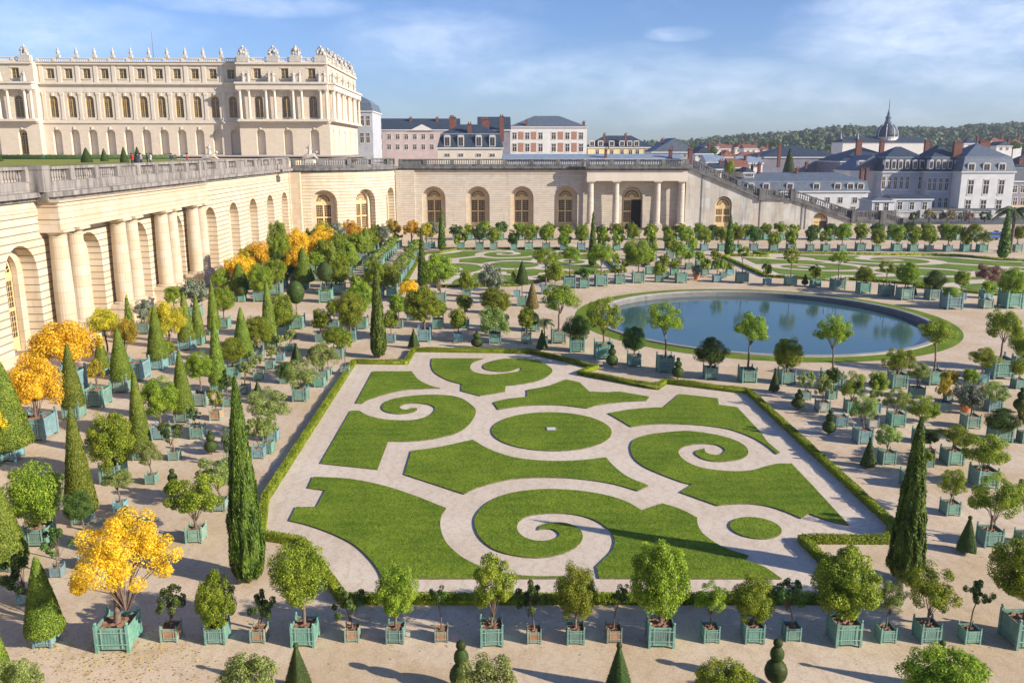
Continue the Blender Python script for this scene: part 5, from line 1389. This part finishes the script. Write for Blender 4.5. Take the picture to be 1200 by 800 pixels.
def car(px,yb,rz,paint,lab):
    X,Y=P(px,yb); r=empty('parked_car',(X,Y,0),rz); tag(r,lab,'car','cars parked along the street'); 
    mb=MB(); pr=[(-2.1,.45),(-2.15,.75),(-1.2,.95),(-.7,1.42),(.75,1.45),(1.4,1.0),(2.1,.85),(2.15,.45)]
    for (a,za),(b,zb) in zip(pr,pr[1:]): mb.quad((a,-.85,za),(b,-.85,zb),(b,.85,zb),(a,.85,za))
    mb.poly([(a,-.85,z) for a,z in pr]); mb.poly([(a,.85,z) for a,z in pr][::-1]); mb.quad((-2.1,-.85,.45),(2.15,-.85,.45),(2.15,.85,.45),(-2.1,.85,.45)); mb.build('body',M[paint],r)
    mb=MB()
    for s in (-1,1): y=.86*s; mb.poly([(-1.05,y,1.0),(-.62,y,1.36),(.65,y,1.38),(1.15,y,1.0)])
    mb.quad((-1.22,-.75,.98),(-1.22,.75,.98),(-.72,.7,1.41),(-.72,-.7,1.41)); mb.quad((1.42,-.75,1.02),(1.42,.75,1.02),(.78,.7,1.45),(.78,-.7,1.45)); mb.build('windows',M['glass'],r)
    for x in (-1.35,1.35):
        for y in (-.8,.8):
            mb=MB(); mb.tube([(x,y-.1,.33),(x,y+.1,.33)],[.33,.33],14); mb.build('wheel',M['rubber'],r)
car(1163,281,.05,'carblue','blue car parked by the street wall beside the rightmost cypress')
car(1172,279,.0,'carwhite','white car parked behind the blue car near the palm')
# ---------------------------------------------------------------- terrace cones, people, chairs
for x,hw,yt,lab in ((100,6.6,173,'largest leftmost clipped yew cone on the palace lawn'),(121,4.5,174,'second clipped yew cone from the left on the palace lawn'),(144,4.8,172,'slim third clipped yew cone on the palace lawn beside the visitors'),(160,4.8,172,'fourth clipped yew cone on the palace lawn behind the visitors'),(0,3,182,'small clipped yew cone at the left end of the palace lawn')):
    Y=158 if hw>4.6 else 175; X,zt=onY(x,yt,Y); r=empty('clipped_cone_tree',(X,Y,14.34)); tag(r,lab,'clipped cone','clipped cones on the upper terrace'); rx=hw*Y/1045
    inst('crown',CR['C1'][0],r,(0,0,0),(0,0,0),(rx/.2,rx/.2,zt-14.34),M['yewdk']); mb=MB(); mb.tube([(0,0,0),(0,0,1)],[.1,.05],5); mb.build('trunk',M['bark'],r)
def person(x,y,Y,rz,top,legs,label,bag=None,arm=0):
    X,_=onY(x,180,Y); 
    me=bpy.data.meshes.new('person'); h=1.72
    V=[(0,0,.93),(0,0,1.12),(0,0,1.36),(0,0,1.5),(0,.01,1.63),(-.1,0,.86),(-.12,.02,.48),(-.13,0,.07),(-.13,-.16,.03),(.1,0,.86),(.12,-.05,.48),(.12,.05,.07),(.12,-.11,.03),(-.19,0,1.42),(-.25,0,1.16),(-.22,-.12,.94),(.19,0,1.42),(.26,0,1.16),(.2 if not arm else .1,-.15 if not arm else -.3,.94 if not arm else 1.3)]
    E=[(0,1),(1,2),(2,3),(3,4),(0,5),(5,6),(6,7),(7,8),(0,9),(9,10),(10,11),(11,12),(2,13),(13,14),(14,15),(2,16),(16,17),(17,18)]
    me.from_pydata(V,E,[]); me.materials.append(M['skin']); me.materials.append(M[top]); me.materials.append(M[legs]); me.materials.append(M['rubber'])
    o=bpy.data.objects.new('person',me); COL.objects.link(o); o.location=(X,Y,14.34); o.rotation_euler=(0,0,rz)
    rad=[.155,.15,.18,.06,.11,.10,.075,.05,.045,.10,.075,.05,.045,.075,.055,.04,.075,.055,.04]
    sm=o.modifiers.new('s','SKIN'); 
    for v,r_ in zip(me.skin_vertices[0].data,rad): v.radius=(r_,r_*.8)
    me.skin_vertices[0].data[0].use_root=True; ss=o.modifiers.new('u','SUBSURF'); ss.levels=2; ss.render_levels=2
    dg=bpy.context.evaluated_depsgraph_get(); m2=bpy.data.meshes.new_from_object(o.evaluated_get(dg)); o.modifiers.clear(); o.data=m2
    for m_ in (M['skin'],M[top],M[legs],M['rubber']):
        if m_.name not in [q.name for q in m2.materials if q]: m2.materials.append(m_)
    idx={q.name:i for i,q in enumerate(m2.materials) if q}
    for p in m2.polygons:
        z=p.center.z; ax=abs(p.center.x)
        p.material_index=idx[M['skin'].name] if z>1.50 or (ax>.18 and z<1.0 and z>.88) else idx[M[top].name] if z>.86 else idx[M[legs].name] if z>.09 else idx[M['rubber'].name]
        p.use_smooth=True
    hm_=MB(); hm_.ball((0,.035,1.66),.118,0,10,7,1.05); hm_.build('hair',M['hair'],o)
    tag(o,label,'person','visitors on the upper terrace'); return o
person(154,183,120,2.6,'c_red','c_navy','person in a bright red jacket walking behind the balustrade, leftmost visitor')
person(161,183,122,.4,'c_navy','c_jeans','person in dark blue coat just right of the red jacketed visitor')
person(164.5,183,128,1.4,'c_grey','c_navy','person in dark grey standing right of the dark blue coat')
person(172,183,121,2.2,'c_navy','c_navy','person in dark clothes left of the pair near the low hedge')
person(175.5,183,124,-.6,'c_whitec','c_jeans','person in a pale top paired with a dark clothed companion')
person(200.5,183,119,.9,'c_navy','c_grey','person in dark jacket leaning toward the balustrade between the two groups',arm=1)
person(219,183,119,1.9,'c_red','c_navy','person in a red jacket standing apart, rightmost visitor')
def chair(px,lab):
    X,_=onY(px,180,196); r=empty('garden_chair',(X,210,14.34)); tag(r,lab,'chair','green chairs by the palace lawn')
    mb=MB(); mb.box(-.3,.3,-.3,.3,.42,.47); mb.build('seat',M['chairgreen'],r); mb=MB(); mb.hexa([(-.3,.28,.47),(.3,.28,.47),(.3,.32,.47),(-.3,.32,.47)],[(-.3,.45,1.05),(.3,.45,1.05),(.3,.49,1.05),(-.3,.49,1.05)]); mb.build('backrest',M['chairgreen'],r)
    for x in (-.27,.27):
        for y in (-.27,.27): mb=MB(); mb.tube([(x,y,0),(x,y,.43)],[.03,.03],5); mb.build('leg',M['chairgreen'],r)
chair(12,'green garden chair at the left end of the palace front'); chair(70,'green garden chair below the second bay of the palace front'); chair(186,'green garden chair in front of the middle palace arches')
# ---------------------------------------------------------------- light, sky, camera
SUN_AZ=math.atan2(14,-6)  # from +Y towards +X
SUN_EL=R(23.5)
w=bpy.data.worlds.new('World'); sc.world=w; w.use_nodes=True; nt=w.node_tree; nt.nodes.clear()
N=nt.nodes.new; L=nt.links.new
out=N('ShaderNodeOutputWorld'); bg=N('ShaderNodeBackground'); sky=N('ShaderNodeTexSky'); sky.sky_type='NISHITA'; sky.sun_disc=False
sky.sun_elevation=SUN_EL; sky.sun_rotation=SUN_AZ; sky.air_density=1.0; sky.dust_density=.5; sky.ozone_density=1.5; sky.altitude=100
tc=N('ShaderNodeTexCoord'); sep=N('ShaderNodeSeparateXYZ'); L(tc.outputs['Generated'],sep.inputs[0])
def Mth(op,a,b=None,clamp=False):
    n=N('ShaderNodeMath'); n.operation=op; n.use_clamp=clamp
    for i,v in enumerate((a,b)):
        if v is None: continue
        if isinstance(v,(int,float)): n.inputs[i].default_value=v
        else: L(v,n.inputs[i])
    return n.outputs[0]
zz=Mth('MAXIMUM',sep.outputs[2],.02); den=Mth('ADD',zz,.12)
cmb=N('ShaderNodeCombineXYZ'); L(Mth('DIVIDE',sep.outputs[0],den),cmb.inputs[0]); L(Mth('DIVIDE',sep.outputs[1],den),cmb.inputs[1])
def cn(scale,det,sx,sy,off):
    m=N('ShaderNodeMapping'); m.inputs['Scale'].default_value=(sx,sy,1); m.inputs['Location'].default_value=off; L(cmb.outputs[0],m.inputs[0])
    n=N('ShaderNodeTexNoise'); n.inputs['Scale'].default_value=scale; n.inputs['Detail'].default_value=det; n.inputs['Roughness'].default_value=.58; n.inputs['Distortion'].default_value=.4; L(m.outputs[0],n.inputs[0]); return n.outputs[0]
a=cn(.9,8,.8,1.0,(3.1,1.7,0)); b=cn(3.2,8,.7,1.3,(0.4,5.2,0))
# soft clouds: noise on the view direction, gathered in a few banks of the sky
mp=N('ShaderNodeMapping'); mp.inputs['Scale'].default_value=(1,1,2.6); L(tc.outputs['Generated'],mp.inputs[0])
def dn(scale,det,off):
    n=N('ShaderNodeTexNoise'); n.inputs['Scale'].default_value=scale; n.inputs['Detail'].default_value=det; n.inputs['Roughness'].default_value=.6; n.inputs['Distortion'].default_value=.3
    m2=N('ShaderNodeMapping'); m2.inputs['Location'].default_value=off; L(mp.outputs[0],m2.inputs[0]); L(m2.outputs[0],n.inputs[0]); return n.outputs[0]
az=Mth('ARCTAN2',sep.outputs[0],sep.outputs[1]); el=sep.outputs[2]
acc=None
for px,py,wx,wy,amp in ((1130,25,190,60,.9),(1040,3,70,18,.6),(795,40,40,9,.75),(520,55,150,42,.55),(640,85,200,38,.5),(60,35,160,32,.6),(800,110,260,40,.45),(1000,120,260,30,.4),(300,5,120,14,.5),(1150,70,120,50,.6)):
    r_=Vector(ray(px,py)).normalized(); a0=math.atan2(r_.x,r_.y); w_=wx/1000; h_=wy/1000
    d1=Mth('POWER',Mth('DIVIDE',Mth('SUBTRACT',az,a0),w_),2.0) if False else Mth('MULTIPLY',Mth('DIVIDE',Mth('SUBTRACT',az,a0),w_),Mth('DIVIDE',Mth('SUBTRACT',az,a0),w_))
    d2=Mth('MULTIPLY',Mth('DIVIDE',Mth('SUBTRACT',el,r_.z),h_),Mth('DIVIDE',Mth('SUBTRACT',el,r_.z),h_))
    g_=Mth('MULTIPLY',Mth('SUBTRACT',1.0,Mth('ADD',d1,d2),True),amp); acc=g_ if acc is None else Mth('MAXIMUM',acc,g_)
nz=Mth('ADD',Mth('MULTIPLY',dn(5.5,8,(1.3,2.1,.4)),.6),Mth('MULTIPLY',dn(17,7,(4.3,.1,2.4)),.4))
mr=N('ShaderNodeMapRange'); mr.inputs[1].default_value=.36; mr.inputs[2].default_value=.70; L(nz,mr.inputs[0])
mr2=N('ShaderNodeMapRange'); mr2.inputs[1].default_value=.50; mr2.inputs[2].default_value=.80; L(nz,mr2.inputs[0])
cf=Mth('MINIMUM',Mth('ADD',Mth('MULTIPLY',Mth('MULTIPLY',mr.outputs[0],acc),.75),Mth('MULTIPLY',mr2.outputs[0],.12)),.85)
mx=N('ShaderNodeMix'); mx.data_type='RGBA'; L(cf,mx.inputs[0])
tint=N('ShaderNodeMix'); tint.data_type='RGBA'; tint.blend_type='MULTIPLY'; tint.inputs[0].default_value=1; L(sky.outputs[0],tint.inputs[6]); tint.inputs[7].default_value=(SKYT[0],SKYT[1],SKYT[2],1)
L(tint.outputs[2],mx.inputs[6]); mx.inputs[7].default_value=(*CLOUDC,1)
L(mx.outputs[2],bg.inputs[0]); bg.inputs[1].default_value=SKYS; L(bg.outputs[0],out.inputs[0])
s=bpy.data.lights.new('sun','SUN'); s.energy=SUNS; s.angle=R(.5); s.color=(1.0,.90,.76); so=bpy.data.objects.new('sun',s); COL.objects.link(so)
d=Vector((math.sin(SUN_AZ)*math.cos(SUN_EL),math.cos(SUN_AZ)*math.cos(SUN_EL),math.sin(SUN_EL))); so.rotation_euler=d.to_track_quat('Z','Y').to_euler(); so.location=(60,-20,60)
if HAZE>0:
    mb=MB(); mb.box(-420,1900,-40,1700,-1.2,95); hz=bpy.data.materials.new('haze_air'); hz.use_nodes=True; t_=hz.node_tree; t_.nodes.clear(); o_=t_.nodes.new('ShaderNodeOutputMaterial'); v_=t_.nodes.new('ShaderNodeVolumePrincipled'); v_.inputs['Color'].default_value=(.78,.86,1,1); v_.inputs['Density'].default_value=HAZE; v_.inputs['Anisotropy'].default_value=.2; t_.links.new(v_.outputs[0],o_.inputs['Volume']); ho=mb.build('haze',hz); ho['kind']='stuff'
cam=bpy.data.cameras.new('camera'); cam.sensor_width=36; cam.lens=36*F/1200; cam.clip_end=6000; cam.clip_start=.5
co=bpy.data.objects.new('camera',cam); COL.objects.link(co); co.location=(0,0,H); co.rotation_euler=(math.pi/2-TH,0,-YAW); sc.camera=co
sc.view_settings.view_transform='Standard'; sc.view_settings.look='None'; sc.view_settings.gamma=1; sc.view_settings.use_curve_mapping=False; sc.view_settings.exposure=EXPO
sc.cycles.max_bounces=6; sc.cycles.diffuse_bounces=3; sc.cycles.glossy_bounces=3; sc.cycles.transmission_bounces=4; sc.cycles.transparent_max_bounces=4; sc.cycles.use_denoising=True
